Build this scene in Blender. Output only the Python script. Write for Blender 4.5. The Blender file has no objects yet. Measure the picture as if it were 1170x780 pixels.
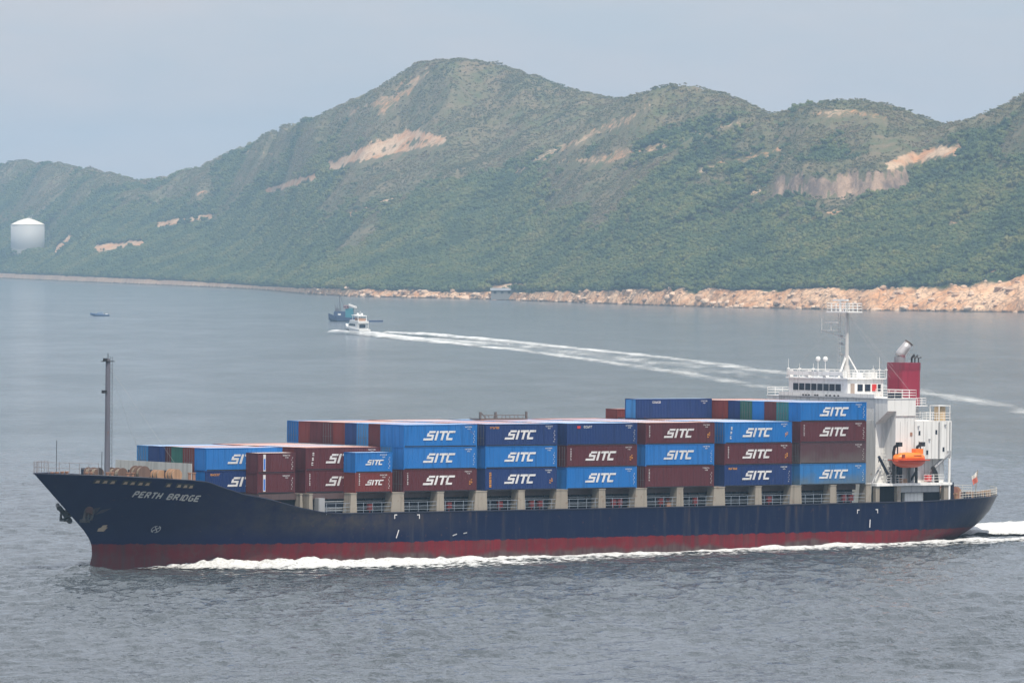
import bpy, math, random
import numpy as np
from mathutils import Matrix, Vector

R = math.radians
random.seed(7)
rng = np.random.default_rng(11)
sc = bpy.context.scene
col = sc.collection

# ------------------------------------------------------------------ camera
F_PX, CAM_H, PITCH, ROLL = 7092.915, 41.188, 0.0155175, 0.0015854
cam_d = bpy.data.cameras.new("camera")
cam = bpy.data.objects.new("camera", cam_d)
col.objects.link(cam)
cam_d.sensor_width = 36.0
cam_d.sensor_fit = 'HORIZONTAL'
cam_d.lens = F_PX / 1170 * 36.0
cam_d.clip_start = 1.0
cam_d.clip_end = 40000.0
cam.matrix_world = Matrix.Translation((0, 0, CAM_H)) @ Matrix.Rotation(math.pi / 2 - PITCH, 4, 'X') @ Matrix.Rotation(ROLL, 4, 'Z')
sc.camera = cam

# ------------------------------------------------------------------ light
SUN_EL = R(63)
SUN_AZ = (0.38, -0.925)
world = bpy.data.worlds.new("World")
sc.world = world
world.use_nodes = True
wn, wl = world.node_tree.nodes, world.node_tree.links
wn.clear()
w_out = wn.new('ShaderNodeOutputWorld')
w_bg = wn.new('ShaderNodeBackground')
w_bg.inputs['Strength'].default_value = 0.15
sky = wn.new('ShaderNodeTexSky')
sky.sky_type = 'NISHITA'
sky.sun_disc = False
sky.sun_elevation = SUN_EL
sky.sun_rotation = math.atan2(SUN_AZ[0], SUN_AZ[1])
sky.altitude = 0
sky.air_density = 1.0
sky.dust_density = 2.0
sky.ozone_density = 3.0
# thin high cloud banks, laid out by direction in the sky
tc = wn.new('ShaderNodeTexCoord')
mp = wn.new('ShaderNodeMapping')
mp.inputs['Scale'].default_value = (9, 9, 34)
mp.inputs['Location'].default_value = (3.1, 0.4, 1.0)
cn = wn.new('ShaderNodeTexNoise')
cn.inputs['Scale'].default_value = 1.6
cn.inputs['Detail'].default_value = 6
cn.inputs['Roughness'].default_value = 0.55
cr = wn.new('ShaderNodeMapRange')
cr.inputs['From Min'].default_value = 0.36
cr.inputs['From Max'].default_value = 0.72
cr.inputs['To Min'].default_value = 0.0
cr.inputs['To Max'].default_value = 0.8
mixc = wn.new('ShaderNodeMix')
mixc.data_type = 'RGBA'
mixc.inputs['B'].default_value = (3.0, 2.66, 2.62, 1)
wl.new(tc.outputs['Generated'], mp.inputs['Vector'])
wl.new(mp.outputs['Vector'], cn.inputs['Vector'])
wl.new(cn.outputs['Fac'], cr.inputs['Value'])
wl.new(cr.outputs['Result'], mixc.inputs['Factor'])
# a bright thin overcast veil overhead, fading out towards the horizon
sepw = wn.new('ShaderNodeSeparateXYZ')
veil = wn.new('ShaderNodeMapRange'); veil.interpolation_type = 'SMOOTHSTEP'
veil.inputs['From Min'].default_value = 0.03; veil.inputs['From Max'].default_value = 0.30; veil.inputs['To Max'].default_value = 0.75
mixv = wn.new('ShaderNodeMix'); mixv.data_type = 'RGBA'
mixv.inputs['B'].default_value = (3.7, 3.9, 4.3, 1)
wl.new(tc.outputs['Generated'], sepw.inputs[0]); wl.new(sepw.outputs['Z'], veil.inputs['Value'])
low = wn.new('ShaderNodeMix'); low.data_type = 'RGBA'
low.inputs['Factor'].default_value = 0.75
low.inputs['B'].default_value = (2.08, 2.19, 2.58, 1)
wl.new(sky.outputs['Color'], low.inputs['A']); wl.new(low.outputs['Result'], mixc.inputs['A'])
wl.new(veil.outputs['Result'], mixv.inputs['Factor']); wl.new(mixc.outputs['Result'], mixv.inputs['A'])
wl.new(mixv.outputs['Result'], w_bg.inputs['Color'])
wl.new(w_bg.outputs['Background'], w_out.inputs['Surface'])

sun_d = bpy.data.lights.new("sun", 'SUN')
sun_d.energy = 2.9
sun_d.angle = R(0.5)
sun_d.color = (1.0, 0.91, 0.77)
sun = bpy.data.objects.new("sun", sun_d)
col.objects.link(sun)
sdir = Vector((SUN_AZ[0] * math.cos(SUN_EL), SUN_AZ[1] * math.cos(SUN_EL), math.sin(SUN_EL)))
sun.rotation_euler = sdir.to_track_quat('Z', 'Y').to_euler()
sun.location = (300, 300, 900)

sc.view_settings.view_transform = 'Standard'
sc.view_settings.look = 'None'
sc.view_settings.exposure = 0.72
sc.view_settings.gamma = 1.0
sc.view_settings.use_curve_mapping = False
sc.render.engine = 'CYCLES'
sc.cycles.max_bounces = 6
sc.cycles.diffuse_bounces = 2
sc.cycles.glossy_bounces = 3
sc.cycles.transparent_max_bounces = 10
sc.cycles.volume_bounces = 0
sc.cycles.sample_clamp_indirect = 6.0
HAZE_DENSITY = 8.2e-5


# ------------------------------------------------------------------ helpers
def tag(o, label=None, cat=None, group=None, kind=None):
    if label: o['label'] = label
    if cat: o['category'] = cat
    if group: o['group'] = group
    if kind: o['kind'] = kind
    return o


def link(o, parent=None):
    col.objects.link(o)
    if parent is not None:
        o.parent = parent
    return o


def empty(name, parent=None):
    o = bpy.data.objects.new(name, None)
    o.empty_display_size = 0.5
    return link(o, parent)


class MB:
    """collects geometry for ONE mesh object"""
    def __init__(self):
        self.v, self.f, self.m = [], [], []

    def add(self, verts, faces, mi=0):
        b = len(self.v)
        self.v.extend([tuple(p) for p in verts])
        self.f.extend([tuple(i + b for i in f) for f in faces])
        self.m.extend([mi] * len(faces))

    def box(self, x0, x1, y0, y1, z0, z1, mi=0):
        V = [(x0, y0, z0), (x1, y0, z0), (x1, y1, z0), (x0, y1, z0), (x0, y0, z1), (x1, y0, z1), (x1, y1, z1), (x0, y1, z1)]
        self.add(V, [(0, 3, 2, 1), (4, 5, 6, 7), (0, 1, 5, 4), (1, 2, 6, 5), (2, 3, 7, 6), (3, 0, 4, 7)], mi)

    def quad(self, a, b, c, d, mi=0):
        self.add([a, b, c, d], [(0, 1, 2, 3)], mi)

    def prism(self, poly, axis, a0, a1, mi=0):
        """poly: 2D points; extruded along axis 'x','y' or 'z' from a0 to a1"""
        n = len(poly)
        def P(p, a):
            if axis == 'x': return (a, p[0], p[1])
            if axis == 'y': return (p[0], a, p[1])
            return (p[0], p[1], a)
        V = [P(p, a0) for p in poly] + [P(p, a1) for p in poly]
        F = [tuple(range(n))[::-1], tuple(range(n, 2 * n))]
        F += [(i, (i + 1) % n, n + (i + 1) % n, n + i) for i in range(n)]
        self.add(V, F, mi)

    def tube(self, pts, r, n=6, mi=0, r2=None, cap=True):
        pts = [Vector(p) for p in pts]
        rs = [r + ((r2 if r2 is not None else r) - r) * i / max(1, len(pts) - 1) for i in range(len(pts))]
        V, Fc = [], []
        for i, p in enumerate(pts):
            d = (pts[min(i + 1, len(pts) - 1)] - pts[max(i - 1, 0)]).normalized()
            u = d.cross(Vector((0, 0, 1)))
            if u.length < 1e-3: u = d.cross(Vector((1, 0, 0)))
            u.normalize(); w = d.cross(u)
            for k in range(n):
                a = 2 * math.pi * k / n
                V.append(p + (u * math.cos(a) + w * math.sin(a)) * rs[i])
        for i in range(len(pts) - 1):
            for k in range(n):
                Fc.append((i * n + k, i * n + (k + 1) % n, (i + 1) * n + (k + 1) % n, (i + 1) * n + k))
        if cap:
            Fc.append(tuple(range(n))[::-1])
            Fc.append(tuple((len(pts) - 1) * n + k for k in range(n)))
        self.add(V, Fc, mi)

    def lathe(self, prof, cx, cy, n=24, mi=0, sx=1, sy=1):
        V, Fc = [], []
        for r, z in prof:
            for k in range(n):
                a = 2 * math.pi * k / n
                V.append((cx + r * sx * math.cos(a), cy + r * sy * math.sin(a), z))
        for i in range(len(prof) - 1):
            for k in range(n):
                Fc.append((i * n + k, i * n + (k + 1) % n, (i + 1) * n + (k + 1) % n, (i + 1) * n + k))
        Fc.append(tuple(range(n))[::-1])
        Fc.append(tuple((len(prof) - 1) * n + k for k in range(n)))
        self.add(V, Fc, mi)

    def mesh(self, name, mats, smooth=False):
        me = bpy.data.meshes.new(name)
        me.from_pydata(self.v, [], self.f)
        for m in (mats if isinstance(mats, (list, tuple)) else [mats]):
            me.materials.append(m)
        if any(self.m):
            me.polygons.foreach_set('material_index', self.m)
        if smooth:
            me.polygons.foreach_set('use_smooth', [True] * len(me.polygons))
        me.update()
        return me

    def build(self, name, mats, parent=None, smooth=False):
        return link(bpy.data.objects.new(name, self.mesh(name, mats, smooth)), parent)


# numpy value noise -------------------------------------------------
_perm = rng.random((256, 256)).astype(np.float64)
def vnoise(x, y):
    xi, yi = np.floor(x).astype(int), np.floor(y).astype(int)
    fx, fy = x - xi, y - yi
    fx = fx * fx * (3 - 2 * fx); fy = fy * fy * (3 - 2 * fy)
    g = lambda i, j: _perm[i & 255, j & 255]
    return (g(xi, yi) * (1 - fx) + g(xi + 1, yi) * fx) * (1 - fy) + (g(xi, yi + 1) * (1 - fx) + g(xi + 1, yi + 1) * fx) * fy


def fbm(x, y, oct=4, gain=0.5):
    s, a, t = 0, 1.0, 0
    for o in range(oct):
        s = s + a * vnoise(x * 2 ** o + 17.3 * o, y * 2 ** o + 5.1 * o)
        t += a; a *= gain
    return s / t * 2 - 1


def sstep(a, b, x):
    t = np.clip((x - a) / (b - a), 0, 1)
    return t * t * (3 - 2 * t)


# ------------------------------------------------------------------ materials
def mat(name, rgb, rough=0.6, spec=0.5, metal=0.0):
    m = bpy.data.materials.new(name)
    m.use_nodes = True
    b = m.node_tree.nodes['Principled BSDF']
    b.inputs['Base Color'].default_value = (*rgb, 1)
    b.inputs['Roughness'].default_value = rough
    b.inputs['Specular IOR Level'].default_value = spec
    b.inputs['Metallic'].default_value = metal
    return m


def nz(nt, scale, vec=None, detail=4, rough=0.5):
    n = nt.nodes.new('ShaderNodeTexNoise')
    n.inputs['Scale'].default_value = scale
    n.inputs['Detail'].default_value = detail
    n.inputs['Roughness'].default_value = rough
    if vec is not None: nt.links.new(vec, n.inputs['Vector'])
    return n.outputs['Fac']


def mrange(nt, val, a, b, c=0.0, d=1.0):
    n = nt.nodes.new('ShaderNodeMapRange')
    for k, v in (('From Min', a), ('From Max', b), ('To Min', c), ('To Max', d)):
        n.inputs[k].default_value = v
    nt.links.new(val, n.inputs['Value'])
    return n.outputs['Result']


def mixrgb(nt, fac, a, b, blend='MIX'):
    n = nt.nodes.new('ShaderNodeMix')
    n.data_type = 'RGBA'
    n.blend_type = blend
    for sock, v in ((n.inputs['Factor'], fac), (n.inputs['A'], a), (n.inputs['B'], b)):
        if isinstance(v, (int, float)): sock.default_value = v
        elif isinstance(v, tuple): sock.default_value = (*v, 1) if len(v) == 3 else v
        else: nt.links.new(v, sock)
    return n.outputs['Result']


def math_n(nt, op, a, b=None):
    n = nt.nodes.new('ShaderNodeMath')
    n.operation = op
    for sock, v in ((n.inputs[0], a), (n.inputs[1], b)):
        if v is None: continue
        if isinstance(v, (int, float)): sock.default_value = v
        else: nt.links.new(v, sock)
    return n.outputs[0]


def coords(nt, kind='Object', scale=(1, 1, 1)):
    t = nt.nodes.new('ShaderNodeTexCoord')
    m = nt.nodes.new('ShaderNodeMapping')
    m.inputs['Scale'].default_value = scale
    nt.links.new(t.outputs[kind], m.inputs['Vector'])
    return m.outputs['Vector']


def weathered(name, rgb, rust=0.25, rough=0.45, spec=0.5, streak=True, fade=0.35, rustcol=(0.16, 0.06, 0.03)):
    """painted steel with uneven fading, vertical dirt streaks and rust spots"""
    m = mat(name, rgb, rough, spec)
    nt = m.node_tree
    b = nt.nodes['Principled BSDF']
    v = coords(nt)
    oi = nt.nodes.new('ShaderNodeObjectInfo')
    add = nt.nodes.new('ShaderNodeVectorMath'); add.operation = 'ADD'
    sc3 = nt.nodes.new('ShaderNodeVectorMath'); sc3.operation = 'SCALE'
    sc3.inputs[0].default_value = (31, 17, 43)
    nt.links.new(oi.outputs['Random'], sc3.inputs['Scale'])
    nt.links.new(v, add.inputs[0]); nt.links.new(sc3.outputs[0], add.inputs[1])
    vv = add.outputs[0]
    grey = sum(rgb) / 3
    faded = tuple(min(1, c * 0.92 + grey * 0.10 + 0.004) for c in rgb)
    c = mixrgb(nt, math_n(nt, 'MULTIPLY', mrange(nt, nz(nt, 0.35, vv, 5), 0.35, 0.7), fade), rgb, faded)
    c = mixrgb(nt, mrange(nt, oi.outputs['Random'], 0, 1, 0, 0.45), c, tuple(x * 1.25 + 0.006 for x in faded))
    if streak:
        st = nt.nodes.new('ShaderNodeMapping'); st.inputs['Scale'].default_value = (2.2, 2.2, 0.13)
        nt.links.new(vv, st.inputs['Vector'])
        c = mixrgb(nt, mrange(nt, nz(nt, 1.0, st.outputs[0], 5, 0.6), 0.50, 0.72, 0, 0.65), c, tuple(x * 0.5 + 0.004 for x in rgb))
    if rust:
        r = mrange(nt, nz(nt, 1.1, vv, 8, 0.7), 0.66 - 0.1 * rust, 0.74, 0, 0.85)
        c = mixrgb(nt, r, c, rustcol)
    nt.links.new(c, b.inputs['Base Color'])
    return m


PAINT = {
    'bright blue': weathered('paint_bright_blue', (0.002, 0.128, 0.41), 0.2, 0.5, 0.2, fade=0.6),
    'dark blue': weathered('paint_dark_blue', (0.007, 0.028, 0.125), 0.18, 0.5, 0.2),
    'maroon': weathered('paint_maroon', (0.085, 0.016, 0.022), 0.25, 0.5, 0.2, fade=0.6),
    'reddish brown': weathered('paint_red_brown', (0.145, 0.026, 0.024), 0.3, 0.5, 0.2, fade=0.6),
    'light blue': weathered('paint_light_blue', (0.020, 0.17, 0.42), 0.2, 0.5, 0.3),
    'teal': weathered('paint_teal', (0.010, 0.15, 0.17), 0.2, 0.5, 0.3),
    'green': weathered('paint_green', (0.016, 0.105, 0.085), 0.2, 0.5, 0.3),
}
WHITE = weathered('white_lettering', (0.60, 0.60, 0.61), 0.0, 0.6)
ORANGE_MARK = mat('orange_lettering', (0.62, 0.27, 0.04), 0.5)
RED_MARK = mat('red_lettering', (0.55, 0.03, 0.03), 0.5)
BLUE_MARK = mat('blue_lettering', (0.03, 0.16, 0.60), 0.5)
GALV = mat('galvanised_steel', (0.42, 0.42, 0.42), 0.5, metal=0.3)
STEEL_WHITE = weathered('white_paint', (0.74, 0.74, 0.73), 0.35, 0.5, fade=0.2, rustcol=(0.32, 0.18, 0.10))
STEEL_CREAM = weathered('cream_paint', (0.26, 0.23, 0.19), 0.9, 0.6, rustcol=(0.17, 0.085, 0.05))
STEEL_GREY = weathered('grey_paint', (0.30, 0.31, 0.33), 0.2, 0.6)
DARK_STEEL = weathered('dark_blue_grey_paint', (0.012, 0.018, 0.038), 0.2, 0.7, 0.2)
BLACK = mat('black_paint', (0.015, 0.015, 0.018), 0.5)
RUSTY = weathered('rusty_winch_paint', (0.30, 0.15, 0.09), 0.6, 0.6)
FUNNEL_RED = weathered('funnel_red', (0.26, 0.008, 0.034), 0.0, 0.35, fade=0.2)
LB_ORANGE = mat('lifeboat_orange', (0.85, 0.20, 0.015), 0.4)
LB_RED = mat('lifeboat_red_orange', (0.62, 0.07, 0.02), 0.4)
GLASS = mat('dark_window_glass', (0.012, 0.018, 0.035), 0.08, 0.6)
GREEN_DECK = weathered('deck_paint', (0.10, 0.13, 0.12), 0.4, 0.7)

# the roofs: faded, dusty paint made paler still, the sun's glare put into the colour
def roof_paint(name, rgb, dust_glare, k):
    c = tuple(a * (1 - k) + b * k for a, b in zip(rgb, dust_glare))
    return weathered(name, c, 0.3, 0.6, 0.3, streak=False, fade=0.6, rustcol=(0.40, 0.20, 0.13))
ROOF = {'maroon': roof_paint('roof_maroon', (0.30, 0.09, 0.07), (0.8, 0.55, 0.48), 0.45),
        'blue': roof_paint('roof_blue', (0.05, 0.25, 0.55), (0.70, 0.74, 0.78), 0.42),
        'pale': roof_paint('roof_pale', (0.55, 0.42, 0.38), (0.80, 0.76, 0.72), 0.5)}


# weathered variant with soot for one maroon box and one blue box
def sooty(name, rgb, soot, z0, z1):
    m = weathered(name, rgb, 0.2, 0.5)
    nt = m.node_tree; b = nt.nodes['Principled BSDF']
    src = b.inputs['Base Color'].links[0].from_socket
    v = coords(nt)
    sep = nt.nodes.new('ShaderNodeSeparateXYZ'); nt.links.new(v, sep.inputs[0])
    n = nz(nt, 0.5, v, 5)
    h = math_n(nt, 'ADD', sep.outputs['Z'], mrange(nt, n, 0.3, 0.7, -0.7, 0.7))
    f = mrange(nt, h, z0, z1, 0.75, 0.0)
    nt.links.new(mixrgb(nt, f, src, soot), b.inputs['Base Color'])
    return m
PAINT['soot stained maroon'] = sooty('paint_maroon_sooty', (0.062, 0.018, 0.024), (0.10, 0.085, 0.08), 0.2, 1.9)
PAINT['dusty blue'] = sooty('paint_blue_dusty', (0.004, 0.135, 0.38), (0.09, 0.13, 0.16), 0.3, 1.7)

# ------------------------------------------------------------------ sea
def water_material():
    m = mat('sea_water', (0.060, 0.072, 0.082), 0.10, 0.5)
    nt = m.node_tree; b = nt.nodes['Principled BSDF']
    b.inputs['IOR'].default_value = 1.33
    geo = nt.nodes.new('ShaderNodeNewGeometry')
    def mapped(s, rot):
        mp = nt.nodes.new('ShaderNodeMapping')
        mp.inputs['Scale'].default_value = s
        mp.inputs['Rotation'].default_value = (0, 0, rot)
        nt.links.new(geo.outputs['Position'], mp.inputs['Vector'])
        return mp.outputs['Vector']
    n1 = nz(nt, 1.0, mapped((0.10, 0.035, 0.1), 0.25), 3, 0.5)     # chop
    n2 = nz(nt, 1.0, mapped((0.50, 0.26, 0.2), -0.2), 3, 0.55)      # wavelets
    n3 = nz(nt, 1.0, mapped((1.3, 0.7, 0.5), 0.1), 3, 0.6)         # ripples
    n0 = nz(nt, 1.0, mapped((0.010, 0.004, 0.01), 0.4), 4, 0.55)    # wind patches
    n00 = nz(nt, 1.0, mapped((0.045, 0.013, 0.01), 0.1), 3, 0.6)
    patch = math_n(nt, 'MULTIPLY', mrange(nt, n0, 0.3, 0.7, 0.55, 1.35), mrange(nt, n00, 0.3, 0.7, 0.5, 1.5))
    h = math_n(nt, 'ADD', math_n(nt, 'MULTIPLY', n1, 1.2), math_n(nt, 'ADD', math_n(nt, 'MULTIPLY', n2, 1.2), math_n(nt, 'MULTIPLY', n3, 0.42)))
    h = math_n(nt, 'MULTIPLY', h, patch)
    bp = nt.nodes.new('ShaderNodeBump')
    bp.inputs['Strength'].default_value = 1.0
    bp.inputs['Distance'].default_value = 1.0
    nt.links.new(h, bp.inputs['Height'])
    nt.links.new(bp.outputs['Normal'], b.inputs['Normal'])
    return m

WATER = water_material()
# real wavelets near the ship: a sum of wind waves of many lengths and headings
_wr = np.random.default_rng(5)
NW = 46
W_LEN = 1.5 * (9.0 / 1.5) ** _wr.random(NW)
W_DIR = R(-68) + _wr.normal(0, 0.62, NW)
W_AMP = 0.026 * (W_LEN / 6.28) * _wr.uniform(0.6, 1.4, NW) * np.interp(W_LEN, [1.5, 4, 9], [1.15, 1.0, 0.75])
W_PH = _wr.uniform(0, 6.28, NW)
def wave_h(x, y):
    x = np.asarray(x, float); y = np.asarray(y, float)
    h = np.zeros(np.broadcast(x, y).shape)
    wx = x + 1.6 * fbm(x / 17, y / 17, 2); wy = y + 1.6 * fbm(x / 17 + 40, y / 17, 2)
    for L, d, a_, p_ in zip(W_LEN, W_DIR, W_AMP, W_PH):
        k_ = 2 * math.pi / L
        h += a_ * np.sin(k_ * (wx * math.cos(d) + wy * math.sin(d)) + p_)
    h = h + 0.5 * np.abs(h)                                  # sharper crests, flatter troughs
    gust = 0.55 + 0.9 * np.clip(0.5 + 0.9 * fbm(x / 60, y / 140, 3), 0, 1)
    return h * gust * (1 - sstep(950, 1350, y)) * sstep(380, 430, y)


WX0, WX1, WY0, WY1 = -140.0, 140.0, 380.0, 1350.0
rows = [WY0]
while rows[-1] < WY1: rows.append(rows[-1] + np.interp(rows[-1], [380, 600, 900, 1350], [0.9, 0.55, 0.95, 2.6]))
rows[-1] = WY1
rows = np.array(rows)
colsx = np.arange(WX0, WX1 + 0.01, 0.45)
gx_, gy_ = np.meshgrid(colsx, rows)
gz_ = wave_h(gx_, gy_)
gz_[:, 0] = gz_[:, -1] = 0; gz_[0] = gz_[-1] = 0
nv0 = gx_.size; ncx = len(colsx)
verts = np.stack([gx_, gy_, gz_], -1).reshape(-1, 3)
ii = (np.arange(len(rows) - 1)[:, None] * ncx + np.arange(ncx - 1)[None, :]).ravel()
quads = np.stack([ii, ii + 1, ii + ncx + 1, ii + ncx], -1)
# the flat sea beyond that patch, as four sheets round it
B0, B1, B2, B3 = -5000.0, 5000.0, -400.0, 11500.0
ext, extq = [], []
for x0, x1, y0, y1 in ((B0, B1, B2, WY0), (B0, B1, WY1, B3), (B0, WX0, WY0, WY1), (WX1, B1, WY0, WY1)):
    n0 = nv0 + len(ext); ext += [(x0, y0, 0), (x1, y0, 0), (x1, y1, 0), (x0, y1, 0)]; extq.append((n0, n0 + 1, n0 + 2, n0 + 3))
verts = np.concatenate([verts, np.array(ext)]); quads = np.concatenate([quads, np.array(extq)])
me = bpy.data.meshes.new('sea')
me.vertices.add(len(verts)); me.vertices.foreach_set('co', verts.astype(np.float32).ravel())
me.loops.add(quads.size); me.loops.foreach_set('vertex_index', quads.astype(np.int32).ravel())
me.polygons.add(len(quads)); me.polygons.foreach_set('loop_start', np.arange(0, quads.size, 4, dtype=np.int32))
me.polygons.foreach_set('use_smooth', np.ones(len(quads), dtype=bool))
me.materials.append(WATER)
me.update(calc_edges=True); me.validate()
tag(link(bpy.data.objects.new('sea', me)), 'grey blue sea with small wavelets', 'sea', kind='structure')

# ------------------------------------------------------------------ hills
def hz(px): return 280.0 + ROLL * (px - 585)
SX = [-400, -150, 0, 100, 200, 300, 340, 400, 550, 620, 700, 770, 900, 1000, 1170, 1500]
SY = [309, 313.5, 318, 322.5, 326.6, 331, 335.5, 339, 342, 344.5, 347.5, 350, 353, 355, 357, 364]
RX = [-400, 0, 200, 340, 400, 550, 640, 700, 770, 850, 970, 1050, 1100, 1135, 1170, 1500]
RY = [302, 311.5, 320, 329, 330.5, 333, 333, 331.5, 330, 332.5, 328.5, 328, 323, 319, 314, 300]
COMP = [  # crest polyline in view directions, distance of the crest behind the shore
    ([-400, -200, -60, 0, 30, 75, 115, 135, 165, 210, 300, 380], [225, 212, 190, 185, 181, 186, 193, 199, 208, 226, 262, 330], 1000),
    ([40, 100, 165, 190, 230, 260, 300, 345, 370, 400, 435, 460, 480, 500, 530, 560, 600, 640, 680, 710, 800, 900, 1000], [300, 250, 206, 199, 187, 172, 152, 134, 127, 112, 95, 80, 68, 65.5, 64, 68, 80, 95, 106, 113, 150, 220, 320], 1150),
    ([300, 330, 430, 520, 600, 650, 700, 735, 760, 790, 820, 850, 885, 940, 1000, 1060], [330, 305, 268, 236, 190, 152, 118, 103, 95, 94, 101, 112, 130, 170, 230, 330], 760),
    ([720, 780, 830, 870, 900, 940, 980, 1020, 1050, 1080, 1120, 1170, 1250], [330, 240, 172, 136, 124, 114, 110.5, 117, 128, 144, 172, 220, 330], 640),
    ([930, 980, 1020, 1060, 1080, 1100, 1130, 1150, 1170, 1250, 1400, 1600], [330, 250, 195, 157, 145, 136, 124, 115, 103, 72, 50, 60], 520),
]
COLS = np.arange(-260, 1432, 3.0)
offs = np.concatenate([np.arange(0, 36, 1.2), np.arange(36, 60, 2.0), np.arange(60, 300, 6.0), np.arange(300, 1300, 11.0), np.arange(1300, 2400, 60.0)])
PX, OFF = np.meshgrid(COLS, offs)          # rows: offset behind the shore
def shore_depth(px):
    y = np.interp(px, SX, SY)
    return CAM_H * F_PX / (y - hz(px))
k = np.ones(15) / 15
sd0 = np.convolve(np.pad(shore_depth(COLS), 7, mode='edge'), k, 'valid')
SD_COLS = sd0 + 16 * sstep(290, 380, COLS) * fbm(COLS / 40, COLS * 0 + 3, 4) * (sd0 / 5000)
def Sdep(px): return np.interp(px, COLS, SD_COLS)


def terrain(px, off):
    """ground height at a point: px = bearing, off = metres behind the shoreline"""
    D0 = Sdep(px)
    Y = D0 + off
    X = Y * (px - 585) / F_PX
    ysh = np.interp(px, SX, SY)
    yrk = np.interp(px, RX, RY)
    zr = (ysh - yrk) * D0 / F_PX                     # height of the bare shore rock
    rw = zr * 1.7 + 3                                # its width
    rn = (0.55 * fbm(X / 30, Y / 26, 5, 0.6) + 0.55 * (0.45 - np.abs(fbm(X / 15 + 3, Y / 12, 3)) * 1.6)) * (0.12 + 0.88 * sstep(300, 380, px))
    rock = zr * 0.92 * np.clip(off / rw, 0, 1) ** 0.75 * (1 + 0.42 * rn * sstep(0, 6, off))
    e = sstep(0, 1, (off - rw * 0.8) / 900 * 2)
    total = np.zeros_like(X)
    P = 16.0
    for ci, (cx, cy, co) in enumerate(COMP):
        yc = np.interp(px, cx, cy, left=340, right=340)
        crest = CAM_H + (D0 + co) * (hz(px) - yc) / F_PX
        crest = np.maximum(crest, 0)
        t = (off - rw) / (co - rw)
        up = np.clip(t, 0, 1)
        prof = [0.6, 0.25, 0.75, 0.75, 0.7][ci] * up + [0.4, 0.75, 0.25, 0.25, 0.3][ci] * up ** 2.2
        prof = prof * (1 - 0.06 * sstep(0.85, 1.0, up))  # rounded crest
        prof = np.where(t > 1, 0.94 * np.exp(-((t - 1) / 0.8) ** 2), prof / 1.0)
        c = crest * prof
        total = total + np.maximum(c, 0) ** P
    hill = total ** (1 / P)
    hill = hill * 1.0
    gully = (1 - np.abs(fbm(X / 150 + 0.6 * fbm(X / 300, Y / 300, 2), Y / 230, 3))) - 0.75
    det = fbm(X / 60, Y / 80, 4)
    amp = sstep(0, 350, off - rw)
    hill = hill + amp * (gully * 0.30 * hill + det * 6.0)
    return X, Y, rock + np.maximum(hill, 0) * sstep(-0.02, 0.05, (off - rw) / 900 + 0.0) , zr, rw


X, Y, Z, ZR, RW = terrain(PX, OFF)
# project every ground point to picture pixels, to know where the bare patches lie on the slopes
def project(X, Y, Z):
    cp, sp = math.cos(PITCH), math.sin(PITCH)
    zz = Z - CAM_H
    d = Y * cp - zz * sp; u = Y * sp + zz * cp
    ix, iy = F_PX * X / d, -F_PX * u / d
    cr_, sr_ = math.cos(ROLL), math.sin(ROLL)
    return 585 + cr_ * ix - sr_ * iy, 390 + sr_ * ix + cr_ * iy


# keep the skyline where the photograph has it: a per-bearing height correction of the crests (smooth, world space)
SKX = [-260, -60, 0, 30, 75, 115, 135, 165, 190, 230, 260, 300, 345, 370, 400, 435, 460, 480, 500, 530, 560, 600, 640, 680, 706, 735, 760, 790, 820, 850, 880, 900, 940, 980, 1020, 1050, 1075, 1100, 1130, 1150, 1170, 1250, 1432]
SKY_ = [215, 190, 185, 181, 186, 193, 199, 206, 199, 187, 172, 152, 134, 127, 112, 95, 80, 68, 65, 64, 68, 80, 95, 106, 111, 102, 94, 95, 102, 112, 127, 124, 113, 110, 117, 128, 139, 135, 124, 115, 103, 72, 50]
_, py = project(X, Y, Z)
top_now = py.min(axis=0)
want = np.interp(COLS, SKX, SKY_) + 3.5          # trees stand on top
SCALE = (hz(COLS) - want + 60) / (hz(COLS) - top_now + 60)
SCALE = np.convolve(np.pad(SCALE, 2, mode='edge'), np.ones(5) / 5, 'valid')


def ground(px, off):
    X, Y, Z, zr, rw = terrain(px, off)
    s = np.interp(px, COLS, SCALE)
    w = sstep(0, 1, (off - rw) / 260)
    Z = Z * (1 + (s - 1) * w)
    return X, Y, Z, zr, rw


X, Y, Z, ZR, RW = ground(PX, OFF)
# the quarried cliff: a rock step across the third hill
qx, qy = project(X, Y, Z)
cliff_y = np.interp(COLS, [870, 890, 960, 1030, 1050], [226, 226, 228, 222, 214])
cmask = sstep(872, 895, COLS) * (1 - sstep(1030, 1052, COLS))
CL_OFF = np.zeros(len(COLS))
for i in range(len(COLS)):
    if cmask[i] > 0:
        front = np.where((qy[:, i] < cliff_y[i]) & (OFF[:, i] > 60))[0]
        CL_OFF[i] = OFF[front[0], i] if len(front) else 300
if (cmask > 0).any():
    idx = np.where(cmask > 0)[0]
    CL_OFF[idx] = np.convolve(np.pad(CL_OFF[idx], 4, mode='edge'), np.ones(9) / 9, 'valid')


def cliff_add(px, off):
    co = np.interp(px, COLS, CL_OFF); cm = np.interp(px, COLS, cmask)
    d = off - co
    wob = 9 * fbm(px / 6, px * 0 + 1, 4, 0.6)
    return cm * 12 * sstep(0, 14, d + wob) * (1 - sstep(20, 190, d)), cm * ((d + wob > -3) & (d + wob < 14))


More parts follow.
